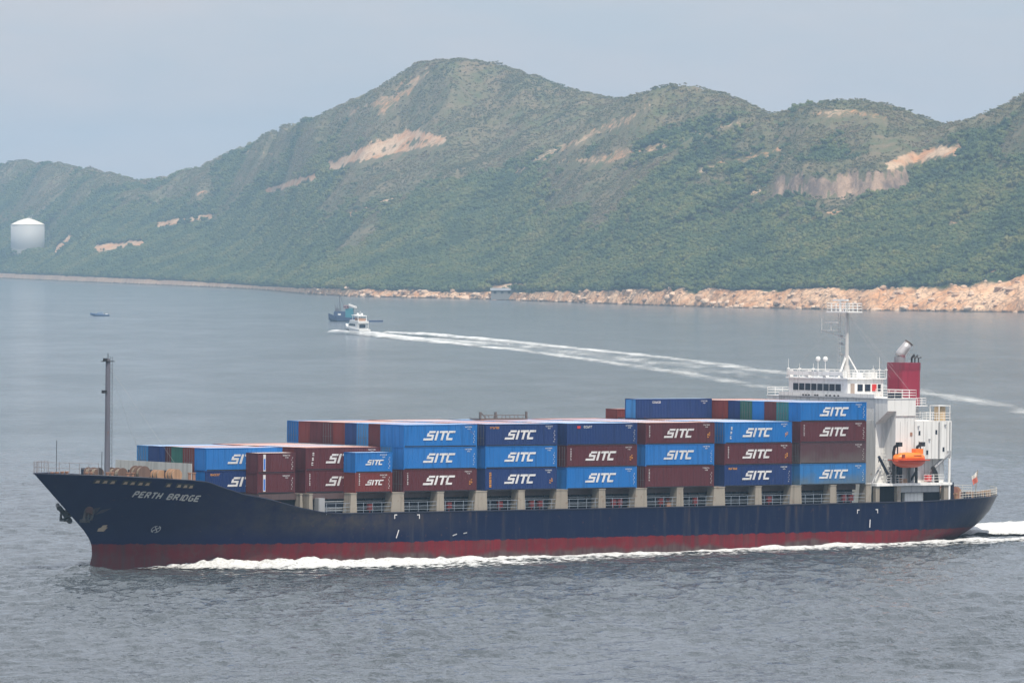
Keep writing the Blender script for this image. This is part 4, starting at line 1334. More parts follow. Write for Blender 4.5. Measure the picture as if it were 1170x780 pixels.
mb = MB(); mb.tube([(96.36, 8.02, 28.5), (96.46, 7.97, 28.65)], 0.66, 16); mb.build('exhaust_rim', weathered('exhaust_soot', (0.10, 0.07, 0.06), 0.3), fun)
mb = MB()
for k, (s, t) in enumerate(((96.2, 7.2), (96.6, 6.9), (96.7, 7.6), (96.3, 6.6), (96.9, 6.5))):
    mb.tube([(s, t, 25.8), (s, t, 26.5), (s + .35, t - .2, 27.0 - 0.1 * k)], 0.12, 6)
mb.build('vent_pipe', BLACK, fun)
# tan ventilator and frame on the after house top
mb = MB(); mb.box(95.7, 96.8, 0.8, 1.9, 17.86, 19.8); mb.build('ventilator', weathered('ventilator_tan', (0.50, 0.36, 0.20), 0.4), house)
mb = MB(); mb.box(95.2, 97.4, 0.4, 2.3, 19.9, 20.0)
for s, t in ((95.25, 0.45), (97.3, 0.45), (97.3, 2.25), (95.25, 2.25)): mb.box(s - .05, s + .05, t - .05, t + .05, 17.86, 19.897)
mb.build('awning', RAILW, house)
mb = MB(); mb.lathe([(0.5, 17.905), (0.5, 18.6), (0.35, 18.9)], 92.2, 3.0, 12); mb.build('ventilator', STEEL_GREY, house)

# boat deck ----------------------------------------------------------
bd = empty('boat_deck', ship)
mb = MB(); mb.box(83.0, 97.2, -0.2, 2.44, 8.95, 9.3); mb.build('deck_slab', STEEL_WHITE, bd)
for s in (83.4, 87.4, 96.3):
    mb = MB(); mb.box(s - .35, s + .35, 0.0, 0.6, 6.46, 8.947); mb.build('pillar', STEEL_CREAM, bd)
mb = MB(); mb.box(88.0, 95.4, 0.4, 0.9, 8.0, 8.9); mb.build('deck_beam', STEEL_GREY, bd)
mb = MB(); mb.box(89.4, 92.9, 1.0, 1.5, 6.5, 7.9)
mb.build('locker', STEEL_WHITE, bd)
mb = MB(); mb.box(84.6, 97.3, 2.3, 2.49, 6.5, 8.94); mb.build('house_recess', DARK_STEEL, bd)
rail([(88.0, -0.1, 9.3), (85.0, -0.1, 9.3)], 1.1, 'boat_deck_rail', RAILW, bd, 0.7)
rail([(92.0, -0.1, 9.3), (95.8, -0.1, 9.3)], 1.1, 'boat_deck_rail', RAILW, bd, 0.9)
mb = MB(); mb.box(88.1, 89.2, 0.3, 1.2, 9.3, 9.9); mb.build('locker', WTAN, bd)
mb = MB(); mb.box(93.0, 93.9, 0.4, 1.0, 9.5, 10.4); mb.build('life_ring_box', RED_MARK, bd)
# davits: uprights under the boat, cradles, a slim crane forward, the heavy arm aft
for s in (86.2, 90.5):
    mb = MB()
    mb.tube([(s, -0.12, 9.3), (s, -0.12, 13.6), (s, -0.3, 14.3), (s, -1.2, 14.8)], 0.22, 8)
    mb.tube([(s, 1.2, 9.3), (s, -0.3, 11.2)], 0.16, 6)
    mb.box(s - .35, s + .35, -1.5, -0.9, 14.4, 15.0)
    mb.build('davit', BLACK, bd)
for s in (88.4, 90.6):
    mb = MB(); mb.box(s - .32, s + .32, 0.8, 1.3, 9.3, 11.6); mb.build('cradle', DARK_STEEL if s < 89 else STEEL_GREY, bd)
mb = MB(); mb.tube([(86.3, 1.0, 9.3), (86.1, 1.0, 10.6), (83.9, 0.4, 13.0)], 0.2, 8); mb.tube([(83.9, 0.4, 13.0), (83.9, 0.4, 12.2)], 0.06); mb.build('stores_crane', DARK_STEEL, bd)
mb = MB(); mb.tube([(83.4, 1.2, 9.3), (85.9, 1.6, 12.6)], 0.12, 6); mb.build('ladder', STEEL_GREY, bd)
mb = MB(); mb.tube([(94.2, 1.0, 9.3), (94.4, 0.9, 11.0), (96.9, 0.2, 13.3)], 0.3, 8); mb.box(96.6, 97.2, 0.0, 0.5, 12.9, 13.7); mb.build('provision_crane', STEEL_GREY, bd)
mb = MB(); mb.tube([(94.9, 0.4, 9.3), (94.6, 0.3, 10.6), (93.9, 0.2, 11.4)], 0.32, 8); mb.build('boat_winch', BLACK, bd)
mb = MB(); mb.tube([(96.9, 0.0, 6.6), (96.9, 0.0, 12.6)], 0.18, 6); mb.build('post', STEEL_WHITE, bd)
mb = MB()
for k in range(7): mb.tube([(85.3 + .25 * k, 1.4, 13.6 - .5 * k), (85.9 + .25 * k, 1.4, 13.6 - .5 * k)], 0.04, 4)
mb.tube([(85.3, 1.4, 13.6), (87.3, 1.4, 9.6)], 0.05, 4); mb.tube([(85.9, 1.4, 13.6), (87.9, 1.4, 9.6)], 0.05, 4)
mb.build('ladder', RAILW, bd)

# poop ----------------------------------------------------------------
winch(100.6, 4.3, 6.46, 1.0, 2.6, weathered('winch_rust_dark', (0.22, 0.09, 0.06), 0.7), 2)
winch(102.8, 5.8, 6.46, 0.95, 2.2, RUSTY, 2)
winch(101.5, 17.0, 6.46, 0.9, 2.6, RUSTY, 2)
pr = MB()
ss = np.linspace(99.0, 115.0, 26)
for sgn in (-1, 1):
    P = [(s, TC + sgn * (float(half(s, z_top(s))) - 0.1), float(z_top(s)) - 0.02) for s in ss]
    for p in P: pr.tube([p, (p[0], p[1], p[2] + 1.05)], 0.04, 4)
    for z in (0.35, 0.7, 1.05): pr.tube([(p[0], p[1], p[2] + z) for p in P], 0.035, 4)
pr.build('poop_rail', mat('poop_rail_cream', (0.52, 0.50, 0.46), 0.6), ship)
for s, t in ((104.5, 4.2), (107.5, 5.2), (110.5, 7.5), (113.0, 9.5), (99.8, 2.4), (105, 8.8), (109.5, 12)):
    mb = MB(); mb.box(s - .3, s + 1.05, t - .3, t + .3, 6.46, 6.55)
    for d in (0, .75): mb.lathe([(0.22, 6.552), (0.22, 7.5), (0.3, 7.52), (0.3, 7.7)], s + d, t, 10)
    mb.build('bollard', WTAN, ship)
for s, t in ((103.6, 3.6), (106.3, 4.2), (109.0, 6.3), (112, 9.0), (114.2, 11)):
    mb = MB(); mb.box(s, s + 1.1, t, t + .5, 6.46, 7.35); mb.build('fairlead', DARK_STEEL, ship)
mb = MB(); mb.box(97.5, 98.6, 1.2, 2.0, 6.46, 8.2); mb.box(98.9, 99.6, 2.0, 2.8, 6.46, 8.9); mb.build('locker', DARK_STEEL, ship)
mb = MB(); mb.tube([(98.3, 1.2, 6.5), (98.3, 1.2, 9.6)], 0.1); mb.tube([(99.8, 2.2, 6.5), (99.8, 2.2, 9.2)], 0.08); mb.build('post', DARK_STEEL, ship)
mb = MB(); mb.tube([(111.6, 10.2, 6.5), (112.1, 10.2, 10.6)], 0.06, 6); mb.build('flagstaff', STEEL_CREAM, ship)
flag = MB()
V, Fc = [], []
for i in range(7):
    for j in range(6):
        V.append((112.02 - i * 0.17 + 0.04 * j, 10.2 + 0.10 * math.sin(i * 1.3 + j * .5), 10.35 - j * 0.27 - i * 0.11))
for i in range(6):
    for j in range(5): Fc.append((i * 6 + j, i * 6 + j + 1, (i + 1) * 6 + j + 1, (i + 1) * 6 + j))
flag.add(V, Fc)
flag.m = [1 if (f % 5) < 2 else 0 for f in range(len(Fc))]
fo = flag.build('ensign', [mat('flag_red', (0.55, 0.13, 0.09), 0.8), mat('flag_white', (0.7, 0.66, 0.62), 0.8)])
fo.matrix_world = M_SHIP
tag(fo, 'small red and white flag drooping from the stern flagstaff', 'flag')

# lifeboat ------------------------------------------------------------
lb = empty('lifeboat')
lb.matrix_world = M_SHIP @ Matrix.Translation((88.05, -1.22, 11.45))
tag(lb, 'orange enclosed lifeboat hanging in davits beside the white deckhouse', 'lifeboat')
def boat_loft(sections, name, m, par, smooth=True):
    """sections: list of (x, [(y,z)...]) closed rings with equal counts"""
    mb = MB(); n = len(sections[0][1])
    V = [(x, y, z) for x, ring in sections for y, z in ring]
    Fc = []
    for i in range(len(sections) - 1):
        for k in range(n): Fc.append((i * n + k, i * n + (k + 1) % n, (i + 1) * n + (k + 1) % n, (i + 1) * n + k))
    Fc.append(tuple(range(n))[::-1]); Fc.append(tuple((len(sections) - 1) * n + k for k in range(n)))
    mb.add(V, Fc)
    return mb.build(name, m, par, smooth)
def lb_ring(h, zb, zt, low=True, n=10):
    if low: return [(h * math.cos(a), zt + (zb - zt) * math.sin(a) ** 0.8 if math.sin(a) > 0 else zt) for a in np.linspace(0, math.pi, n)]
    return [(h * (abs(math.cos(a)) ** 0.6) * (1 if math.cos(a) > 0 else -1), zb + (zt - zb) * math.sin(a) ** 0.7) for a in np.linspace(0, math.pi, n)]
xs_ = np.linspace(-2.95, 2.95, 13)
pf = [max(0.08, (1 - abs(x / 3.0) ** 3.2)) for x in xs_]
boat_loft([(x, lb_ring(1.25 * p ** .7, 1.05 - 1.05 * p ** .8, 1.10)) for x, p in zip(xs_, pf)], 'hull', LB_RED, lb)
boat_loft([(x * .97, lb_ring(1.2 * p ** .7, 1.13, 1.18 + 0.95 * p ** .5, False)) for x, p in zip(xs_, pf)], 'canopy', LB_ORANGE, lb)
mb = MB()
mb.prism([(-1.5, 1.14), (1.5, 1.14), (1.5, 1.05), (-1.5, 1.05)], 'x', -2.6, 2.6); mb.build('fender', LB_RED, lb)
mb = MB(); mb.box(0.9, 2.3, -0.42, 0.42, 1.9, 2.62); mb.build('steering_cupola', LB_ORANGE, lb)
mb = MB(); mb.box(-0.1, 1.35, -1.17, -1.08, 1.68, 1.78); mb.box(-2.2, -1.7, -1.1, -0.95, 1.5, 1.9); mb.build('hatch', mat('hatch_dark_orange', (0.25, 0.05, 0.02), 0.5), lb)
for x in (-2.15, 2.15):
    mb = MB(); mb.tube([(x, 0, 1.9), (x, 0, 3.1)], 0.1, 6); mb.build('lifting_hook', BLACK, lb)

# ------------------------------------------------------------------ containers
W_C = 2.438
mesh_cache = {}
ROD = mat('lock_rod_grey', (0.10, 0.10, 0.11), 0.6)
RAIL_SHADE = mat('bottom_rail_shade', (0.022, 0.022, 0.028), 0.8, 0.2)  # near black, paints the shade line between stacked tiers onto the bottom rails
FRAME_DARK = mat('container_fitting', (0.10, 0.09, 0.09), 0.6)


def c_body(L, H):
    key = ('body', L, H)
    if key in mesh_cache: return mesh_cache[key]
    mb = MB()
    d, i0 = 0.036, 0.022
    # corrugated side walls (material 0), ends (material 1), roof (material 2)
    x = 0.16; prof = []
    pitch = 0.278
    n = int((L - 0.32) / pitch); pitch = (L - 0.32) / n
    for k in range(n):
        a = x + k * pitch
        prof += [(a, 0), (a + pitch * .25, 0), (a + pitch * .5, d), (a + pitch * .75, d)]
    prof.append((L - 0.16, 0))
    z0, z1 = 0.155, H - 0.095
    for side in (0, 1):
        yy = (lambda q: i0 + q) if side == 0 else (lambda q: W_C - i0 - q)
        V = [(a, yy(q), z0) for a, q in prof] + [(a, yy(q), z1) for a, q in prof]
        m_ = len(prof)
        mb.add(V, [(k, k + 1, m_ + k + 1, m_ + k) if side == 0 else (k + 1, k, m_ + k, m_ + k + 1) for k in range(m_ - 1)], 0)
    # ends with vertical corrugation
    prof = []; n = 8; pw = (W_C - 0.32) / n
    for k in range(n):
        a = 0.16 + k * pw
        prof += [(a, 0), (a + pw * .25, 0), (a + pw * .5, d), (a + pw * .75, d)]
    prof.append((W_C - 0.16, 0))
    for end in (0, 1):
        xx = (lambda q: i0 + q) if end == 0 else (lambda q: L - i0 - q)
        V = [(xx(q), a, z0) for a, q in prof] + [(xx(q), a, z1) for a, q in prof]
        m_ = len(prof)
        mb.add(V, [(k + 1, k, m_ + k, m_ + k + 1) if end == 0 else (k, k + 1, m_ + k + 1, m_ + k) for k in range(m_ - 1)], 1)
    # roof with shallow transverse corrugation
    prof = []; n = int((L - 0.32) / 0.42); pw = (L - 0.32) / n
    for k in range(n):
        a = 0.16 + k * pw
        prof += [(a, 0), (a + pw * .35, 0), (a + pw * .5, 0.02), (a + pw * .85, 0.02)]
    prof.append((L - 0.16, 0))
    m_ = len(prof)
    V = [(a, 0.06, H - 0.035 + q) for a, q in prof] + [(a, W_C - 0.06, H - 0.035 + q) for a, q in prof]
    mb.add(V, [(k, k + 1, m_ + k + 1, m_ + k) for k in range(m_ - 1)], 2)
    mb.box(0.06, L - 0.06, 0.06, W_C - 0.06, 0.02, 0.15, 0)
    me = mb.mesh('body', [PAINT['maroon']] * 3)
    mesh_cache[key] = me
    return me


def c_frame(L, H):
    key = ('frame', L, H)
    if key in mesh_cache: return mesh_cache[key]
    mb = MB()
    for x0, x1 in ((0, .158), (L - .158, L)):
        for y0, y1 in ((0, .158), (W_C - .158, W_C)):
            mb.box(x0, x1, y0, y1, 0, H)
        mb.box(x0 + .01, x1 - .01, .1585, W_C - .1585, H - .093, H - .004)
        mb.box(x0 + .01, x1 - .01, .1585, W_C - .1585, 0, .153)
    for y0, y1 in ((0.004, .058), (W_C - .058, W_C - .004)):
        mb.box(.1585, L - .1585, y0, y1, H - .093, H - .004)
        mb.box(.1585, L - .1585, y0 + .02, y1 - .02, 0.03, .153, 1)     # bottom rail, the shade between tiers painted in
    for x0 in (0.7, L / 2 - 1.0, L / 2 + .65, L - 1.05):
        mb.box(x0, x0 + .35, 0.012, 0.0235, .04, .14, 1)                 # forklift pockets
    me = mb.mesh('corner_frame', [PAINT['maroon'], FRAME_DARK])
    mesh_cache[key] = me
    return me


def c_door(H):
    key = ('door', H)
    if key in mesh_cache: return mesh_cache[key]
    mb = MB()
    for y in (.45, .95, 1.49, 1.99):
        mb.tube([(-0.03, y, .12), (-0.03, y, H - .12)], 0.028, 6, 0)
    for y in (.3, .8, 1.34, 1.84): mb.box(-0.05, -0.012, y, y + .3, 1.0, 1.06, 0)
    me = mb.mesh('lock_rod', [ROD])
    mesh_cache[key] = me
    return me


def logo_mesh(scale):
    key = ('logo', scale)
    if key in mesh_cache: return mesh_cache[key]
    mb = MB()
    rects = [  # S
        (0.62, 1.66, .94, 1.2), (0.42, .72, .48, .94), (.72, 1.56, .48, .74), (1.26, 1.56, .26, .48), (0.0, 1.56, 0, .26),
        # I
        (1.86, 2.2, 0, 1.2),
        # T
        (2.40, 3.72, .94, 1.2), (2.88, 3.22, 0, .94),
        # C
        (3.86, 4.95, .94, 1.2), (3.70, 4.04, .26, .94), (3.78, 4.80, 0, .26)]
    for x0, x1, z0, z1 in rects:
        P = [((x + 0.36 * z) * scale, -0.012, z * scale) for x, z in ((x0, z0), (x1, z0), (x1, z1), (x0, z1))]
        Q = [(a, 0.012, c) for a, _, c in P]
        mb.add(P + Q, [(0, 1, 2, 3), (7, 6, 5, 4), (0, 4, 5, 1), (1, 5, 6, 2), (2, 6, 7, 3), (3, 7, 4, 0)])
    me = mb.mesh('lettering', [WHITE])
    mesh_cache[key] = me
    return me


def marks(kind, L, H, r):
    """rows of small stencilled characters (each a cluster of strokes)"""
    mb = MB()
    def glyph(x, z, w, h):
        t = w * .26
        q = r.random()
        mb.box(x, x + t, -0.008, 0.01, z, z + h)
        if q < .75: mb.box(x + t + .002, x + w, -0.008, 0.01, z + h - t, z + h)
        if q > .25: mb.box(x + t + .002, x + w, -0.008, 0.01, z, z + t)
        if q > .45: mb.box(x + w - t, x + w, -0.008, 0.01, z + t + .002, z + h - t - .002)
    if kind == 'white label':       # vertical stack of letters near the front
        for k in range(7): glyph(.62, .95 + k * .23, .16, .15)
    elif kind == 'white blocks':
        for k in range(3):
            for j in range(2): glyph(.95 + .08 * k, .62 + k * .62 + j * .22, .26, .17)
    elif kind == 'orange word':
        for k in range(6): glyph(.75 + k * .26, H - .62, .2, .26)
    elif kind == 'orange column':
        for k in range(9): glyph(.7, .45 + k * .22, .34, .15)
    elif kind == 'orange spots':
        for k in range(4): glyph(L - 1.25 + .28 * (k % 2), .85 + .3 * (k // 2) + .2 * (k % 2), .22, .2)
    elif kind == 'small white':
        for k in range(6): glyph(L - .62 + .12 * (k % 2), .5 + k * .27, .12, .14)
    elif kind == 'id code':
        for k in range(7): glyph(L - 2.0 + k * .17, H - .42, .11, .16)
        for k in range(3): glyph(L - 1.6 + k * .17, H - .68, .11, .14)
    elif kind == 'white word':
        for k in range(5): glyph(2.9 + k * .3, H - .62, .22, .28)
    return mb


MARK_COL = {'white label': WHITE, 'white blocks': WHITE, 'orange word': ORANGE_MARK, 'orange column': ORANGE_MARK, 'orange spots': ORANGE_MARK, 'small white': WHITE, 'white word': WHITE, 'id code': WHITE}
ORD = ['first', 'second', 'third', 'fourth', 'fifth', 'sixth', 'seventh', 'eighth', 'ninth', 'tenth']
GROUP = 'containers stacked on the ship deck'
PROTO = {}


def container(s, t, z, L, H, color, label, logo=False, mk=(), end_color=None, doors=False, logo_x=None):
    root = empty('shipping_container')
    root.matrix_world = M_SHIP @ Matrix.Translation((s, t + 0.031, z))
    tag(root, label, 'container', GROUP)
    def part(name, me, mats):
        o = link(bpy.data.objects.new(name, me), root)
        for i, m in enumerate(mats):
            o.material_slots[i].link = 'OBJECT'; o.material_slots[i].material = m
        return o
    m = PAINT[color]; me_ = PAINT[end_color] if end_color else m
    rk = ROOF['blue'] if ('blue' in color or color in ('teal', 'green')) else (ROOF['pale'] if int(t * 10 + s) % 3 == 0 else ROOF['maroon'])
    part('body', c_body(L, H), [m, me_, rk])
    part('corner_frame', c_frame(L, H), [m, RAIL_SHADE])
    if doors: part('lock_rod', c_door(H), [ROD])
    if logo:
        sc_ = 1.0 if L > 10 else 0.56
        lo = link(bpy.data.objects.new('lettering', logo_mesh(sc_)), root)
        lo.location = (logo_x if logo_x is not None else (.262 * L if L > 10 else .30 * L), -0.004, H * .5 - .58 * sc_)
    r = random.Random(int((s + 60) * 100 + t * 7 + z * 3))
    for k_m in (list(mk) + ['id code'] if mk else mk):
        mo = marks(k_m, L, H, r).build('stencil_mark', MARK_COL[k_m], root)
        mo.location = (0, -0.004, 0)
    return root


HC, ST, L40, L20, L45 = 2.896, 2.591, 12.192, 6.058, 13.716
Z0 = 9.252
TZ = [Z0, Z0 + HC, Z0 + 2 * HC, Z0 + 3 * HC]
def tt(c): return 2.5 * c
BN = {1: 'first bay from bow', 2: 'second bay from bow', 3: 'third bay from bow', 4: 'fourth bay from bow', 5: 'fifth bay from bow', 6: 'sixth bay from bow', 7: 'seventh bay from bow', 8: 'bay beside the deckhouse'}
LV = {0: 'bottom', 1: 'second', 2: 'third', 3: 'fourth'}

# near side, tier by tier (tier, colour, logo, marks)
NEAR = {
    3: [(2, 'bright blue', 1, ['small white']), (1, 'bright blue', 1, ['small white']), (0, 'maroon', 1, ['white label', 'orange spots'])],
    4: [(2, 'dark blue', 1, ['orange word', 'small white']), (1, 'bright blue', 1, ['small white']), (0, 'dark blue', 1, ['orange column', 'orange spots'])],
    5: [(2, 'dark blue', 0, ['white word', 'small white']), (1, 'maroon', 1, ['white label', 'orange spots']), (0, 'bright blue', 1, ['small white'])],
    6: [(2, 'maroon', 1, ['white label', 'orange spots']), (1, 'bright blue', 1, ['small white']), (0, 'maroon', 0, ['white label', 'small white'])],
    7: [(2, 'bright blue', 1, ['white blocks', 'orange spots']), (1, 'maroon', 1, ['white label', 'orange spots']), (0, 'dark blue', 1, ['orange word', 'small white'])],
    8: [(3, 'bright blue', 1, ['small white']), (2, 'maroon', 1, ['white label', 'small white']), (1, 'soot stained maroon', 0, ['small white']), (0, 'dusty blue', 1, ['small white'])],
}
for b, lst in NEAR.items():
    for tier, colr, lg, mk in lst:
        top = tier == lst[0][0]
        lab = f"{colr} container {'with white letters' if lg else 'without big letters'}, near side {LV[tier] + ' tier' if not top else 'top tier'}, {BN[b]}"
        o = container(BAY_S[b], 0, TZ[tier], L40, ST if tier == 3 else HC, colr, lab, bool(lg), mk, doors=(b + tier) % 3 == 0, logo_x=(3.5 if (b == 8) else None))
        if b == 5 and tier == 2:
            mb = MB(); mb.box(1.75, 2.3, -0.012, 0.01, HC - .68, HC - .34); mb.build('red_square_mark', RED_MARK, o).location = (0, -0.004, 0)

# top tier across the ship (columns counted from the near side)
ACROSS = {
    3: ['bright blue', 'maroon', 'light blue', 'dark blue', 'reddish brown', 'maroon', 'maroon', 'reddish brown', 'bright blue'],
    4: ['reddish brown', 'light blue', 'reddish brown', 'maroon', 'bright blue', 'reddish brown', 'light blue', 'reddish brown', 'reddish brown'],
    5: ['light blue', 'bright blue', 'reddish brown', 'light blue', 'maroon', 'bright blue', 'reddish brown', 'light blue', 'dark blue'],
    6: ['reddish brown', 'light blue', 'maroon', 'reddish brown', 'bright blue', 'reddish brown', 'light blue', 'maroon', 'reddish brown'],
    7: ['light blue', 'reddish brown', 'bright blue', 'light blue', 'reddish brown', 'maroon', 'dark blue', 'reddish brown', 'maroon'],
    8: ['teal', 'maroon', 'bright blue', 'green', 'dark blue', 'reddish brown', 'maroon', 'maroon', 'maroon'],
}
for b, cols in ACROSS.items():
    for i, colr in enumerate(cols):
        c = i + 1
        tier = 3 if b == 8 else 2
        h = ST if b == 8 else HC
        big = b == 8 and c >= 6
        s = BAY_S[b] - (0.76 if big else 0)
        pos = f"{ORD[c]} across from near side" if c < 9 else "outermost on the far side"
        lab = f"{colr} container on top tier, {pos}, {BN[b]}"
        container(s, tt(c), TZ[tier], L45 if big else L40, h, colr, lab, doors=(c * 7 + b) % 3 == 0)
# second-tier ends seen above the lower second bay
container(BAY_S[3], tt(1), TZ[1], L40, HC, 'light blue', 'light blue container end under the top tier, second from the near side, third bay', doors=True)
container(BAY_S[3], tt(1), TZ[0], L40, HC, 'maroon', 'maroon container end at deck level, second from the near side, third bay', doors=True)
container(BAY_S[3], tt(2), TZ[1], L40, HC, 'maroon', 'maroon container under the top tier, third from the near side, third bay')
# the lone long box on top of the seventh bay
container(BAY_S[7] - 0.76, tt(7), TZ[3], L45, HC - .1, 'dark blue', 'long dark blue container with light blue end, alone on top of the seventh bay', False, ['white word'], end_color='light blue')
# a reddish box end and a folded flat rack farther along the tops
container(BAY_S[7] + 0.0, tt(9), TZ[3], L20, 1.3, 'reddish brown', 'low reddish container alone at the far edge above the seventh bay')
fr = empty('flat_rack')
fr.matrix_world = M_SHIP @ Matrix.Translation((31.0, tt(8), TZ[3] + 0.02))
tag(fr, 'dark flat rack with low end posts on top of the fifth bay, far side', 'flat rack')
mb = MB(); mb.box(-2, 6.2, 0, 2.4, 0, .18); mb.build('base_frame', FRAME_DARK, fr)
mb = MB()
for x in np.linspace(-1.9, 6.1, 12): mb.tube([(x, .1, .18), (x + .2 * math.sin(x * 5), .1, .62)], .05, 5)
mb.tube([(-1.9, .1, .6), (6.1, .1, .62)], .05, 5)
for x in (-1.95, 0.7, 6.1): mb.box(x - .12, x + .12, .05, .3, .18, 1.05)
mb.tube([(-1.9, .1, 1.0), (-1.0, .1, .2)], .06)
mb.build('end_post', FRAME_DARK, fr)

# first bay
B1 = [(2, 'bright blue'), (3, 'reddish brown'), (4, 'green'), (5, 'maroon'), (6, 'dark blue'), (7, 'light blue')]
for i, (c, colr) in enumerate(B1):
    s = BAY_S[1] + (0.9 if c == 5 else 0)
    pos = 'nearest with white letters' if c == 2 else ('farthest across' if c == 7 else f"{ORD[i]} across from near side")
    container(s, tt(c), TZ[1], L40, HC, colr, f"{colr} container on top tier, {pos}, first bay behind the breakwater", c == 2, [], doors=(c % 2 == 1), logo_x=3.45 if c == 2 else None)
container(BAY_S[1], tt(2), TZ[0], L40, HC, 'dark blue', 'dark blue container with orange word and white letters, deck level, first bay from bow', True, ['orange word'], end_color='bright blue', logo_x=3.45)
container(BAY_S[1], tt(3), TZ[0], L40, HC, 'maroon', 'maroon container at deck level, second across, partly hidden behind the breakwater')
for tier in (0, 1):
    o = container(-21.76, tt(1), Z0 + ST * tier, L20, ST, 'maroon', f"short maroon container with white and blue stripe, {'upper' if tier else 'lower'} of the foremost pair", False, ['small white'])
    mb = MB(); mb.box(.92, 1.30, -0.010, 0.01, .25, ST - .2); mb.build('white_stripe', WHITE, o)
    mb = MB(); mb.box(.98, 1.24, -0.014, -0.0105, .4, ST - .75); mb.build('blue_stripe', BLUE_MARK, o)
# second bay
B2 = ['maroon', 'reddish brown', 'reddish brown', 'bright blue', 'maroon', 'reddish brown', 'maroon', 'reddish brown']
for i, colr in enumerate(B2):
    c = i + 1
    pos = 'nearest with white letters' if c == 1 else ('farthest across' if c == 8 else f"{ORD[i]} across from near side")
    container(BAY_S[2], tt(c), TZ[1], L40, HC, colr, f"{colr} container on top tier, {pos}, second bay from bow", c == 1, ['white blocks'] if c == 1 else [], logo_x=3.25 if c == 1 else None)
container(BAY_S[2], tt(1), TZ[0], L40, HC, 'maroon', 'maroon container with white letters at deck level, second bay, behind the short stack', True, ['white label'], logo_x=3.25)
container(-7.92, 0, Z0 + ST, L20, ST, 'bright blue', 'short bright blue container with white letters on top of a short reddish one', True, ['small white'], logo_x=1.65)
container(-7.92, 0, Z0, L20, ST, 'reddish brown', 'short reddish container with white letters under a short blue one', True, ['white label', 'small white'], logo_x=1.65)

# ------------------------------------------------------------------ foam and wakes
def foam_material(name, scale=(1, 1, 1), gain=1.0, base=(0.80, 0.82, 0.82), det=6, soft=0.28, top=1.0, nw=0.9):
    m = mat(name, base, 0.75, 0.3)
    nt = m.node_tree; b = nt.nodes['Principled BSDF']
    a = nt.nodes.new('ShaderNodeAttribute'); a.attribute_name = 'dens'
    v = coords(nt, 'Object', scale)
    n = nz(nt, 1.0, v, det, 0.62)
    cn_ = mixrgb(nt, mrange(nt, nz(nt, 2.3, v, 6, 0.65), 0.36, 0.62), tuple(c * 0.62 for c in base), base)
    nt.links.new(cn_, b.inputs['Base Color'])
    f = math_n(nt, 'ADD', math_n(nt, 'MULTIPLY', mrange(nt, n, 0.28, 0.72), nw), math_n(nt, 'SUBTRACT', math_n(nt, 'MULTIPLY', a.outputs['Fac'], 1.5 * gain), 1.0))
    al = mrange(nt, f, 0.0, soft, 0.0, top)
    nt.links.new(al, b.inputs['Alpha'])
    bp = nt.nodes.new('ShaderNodeBump'); bp.inputs['Strength'].default_value = 0.8; bp.inputs['Distance'].default_value = 0.4
    nt.links.new(n, bp.inputs['Height']); nt.links.new(bp.outputs['Normal'], b.inputs['Normal'])
    return m

def to_world(sv, tv):
    c, n = math.cos(S_YAW), math.sin(S_YAW)
    return S_X + sv * c - tv * n, S_Y + sv * n + tv * c

def grid_obj(name, V, nr, ncl, dens, m, parent=None, smooth=True):
    f = [(j * ncl + i, j * ncl + i + 1, (j + 1) * ncl + i + 1, (j + 1) * ncl + i) for j in range(nr - 1) for i in range(ncl - 1)]
    me = bpy.data.meshes.new(name)
    me.from_pydata(np.asarray(V).reshape(-1, 3).tolist(), [], f)
    me.materials.append(m); attr(me, 'dens', dens)
    me.polygons.foreach_set('use_smooth', [smooth] * len(me.polygons))
    return link(bpy.data.objects.new(name, me), parent)

M_FLAT = Matrix.Translation((S_X, S_Y, 0)) @ Matrix.Rotation(S_YAW, 4, 'Z')
# bow wave and the broken water along the near side: a ridge of foam leaning on the hull
fs = np.linspace(-37.5, 150, 760)
fu = np.linspace(0, 1, 26)
FS, FU = np.meshgrid(fs, fu, indexing='ij')
wid = 1.15 * np.interp(fs, [-37.5, -33, -28, -20, -10, 0, 12, 25, 40, 60, 80, 100, 120, 150], [1.5, 4, 6.5, 9.5, 13, 14, 13, 9.5, 9, 9.5, 11, 10.5, 11, 13])
hgt = 0.64 * np.interp(fs, [-37.5, -34, -31, -28, -24, -18, -10, -4, 5, 15, 25, 40, 70, 100, 120, 150], [0.1, 0.35, 0.75, 1.25, 1.55, 1.35, 0.95, 1.0, 0.95, 0.65, 0.4, 0.3, 0.28, 0.25, 0.2, 0.1])
den = np.interp(fs, [-37.5, -34, -30, -26, -12, 5, 15, 25, 35, 50, 70, 90, 110, 150], [0.45, 0.62, 0.85, 1.0, 0.94, 0.90, 0.84, 0.76, 0.72, 0.71, 0.71, 0.74, 0.84, 0.86])
inner = TC - half(np.clip(fs, -40, 92), 0.3) + 0.25
inner = np.where(fs > 92, inner + (fs - 92) * -0.02, inner)
leave = np.interp(fs, [-37.5, 20, 60, 100, 150], [0, 0, 0.3, 0.3, 1.0])
T_ = inner[:, None] - leave[:, None] - FU * wid[:, None]
n_big = fbm(FS / 2.6, FU * 3.2, 5, 0.6); n_sm = fbm(FS / 0.9, FU * 9, 4, 0.6)
ridge = np.exp(-((FU - 0.20) / 0.26) ** 2) + 0.22 * np.exp(-((FU - 0.65) / 0.2) ** 2)
ZF = 0.04 + hgt[:, None] * ridge * (1 + 0.95 * n_big + 0.65 * n_sm)
ZF = np.maximum(ZF, 0.05) + np.maximum(wave_h(*to_world(FS, T_)), -0.1) + 0.03
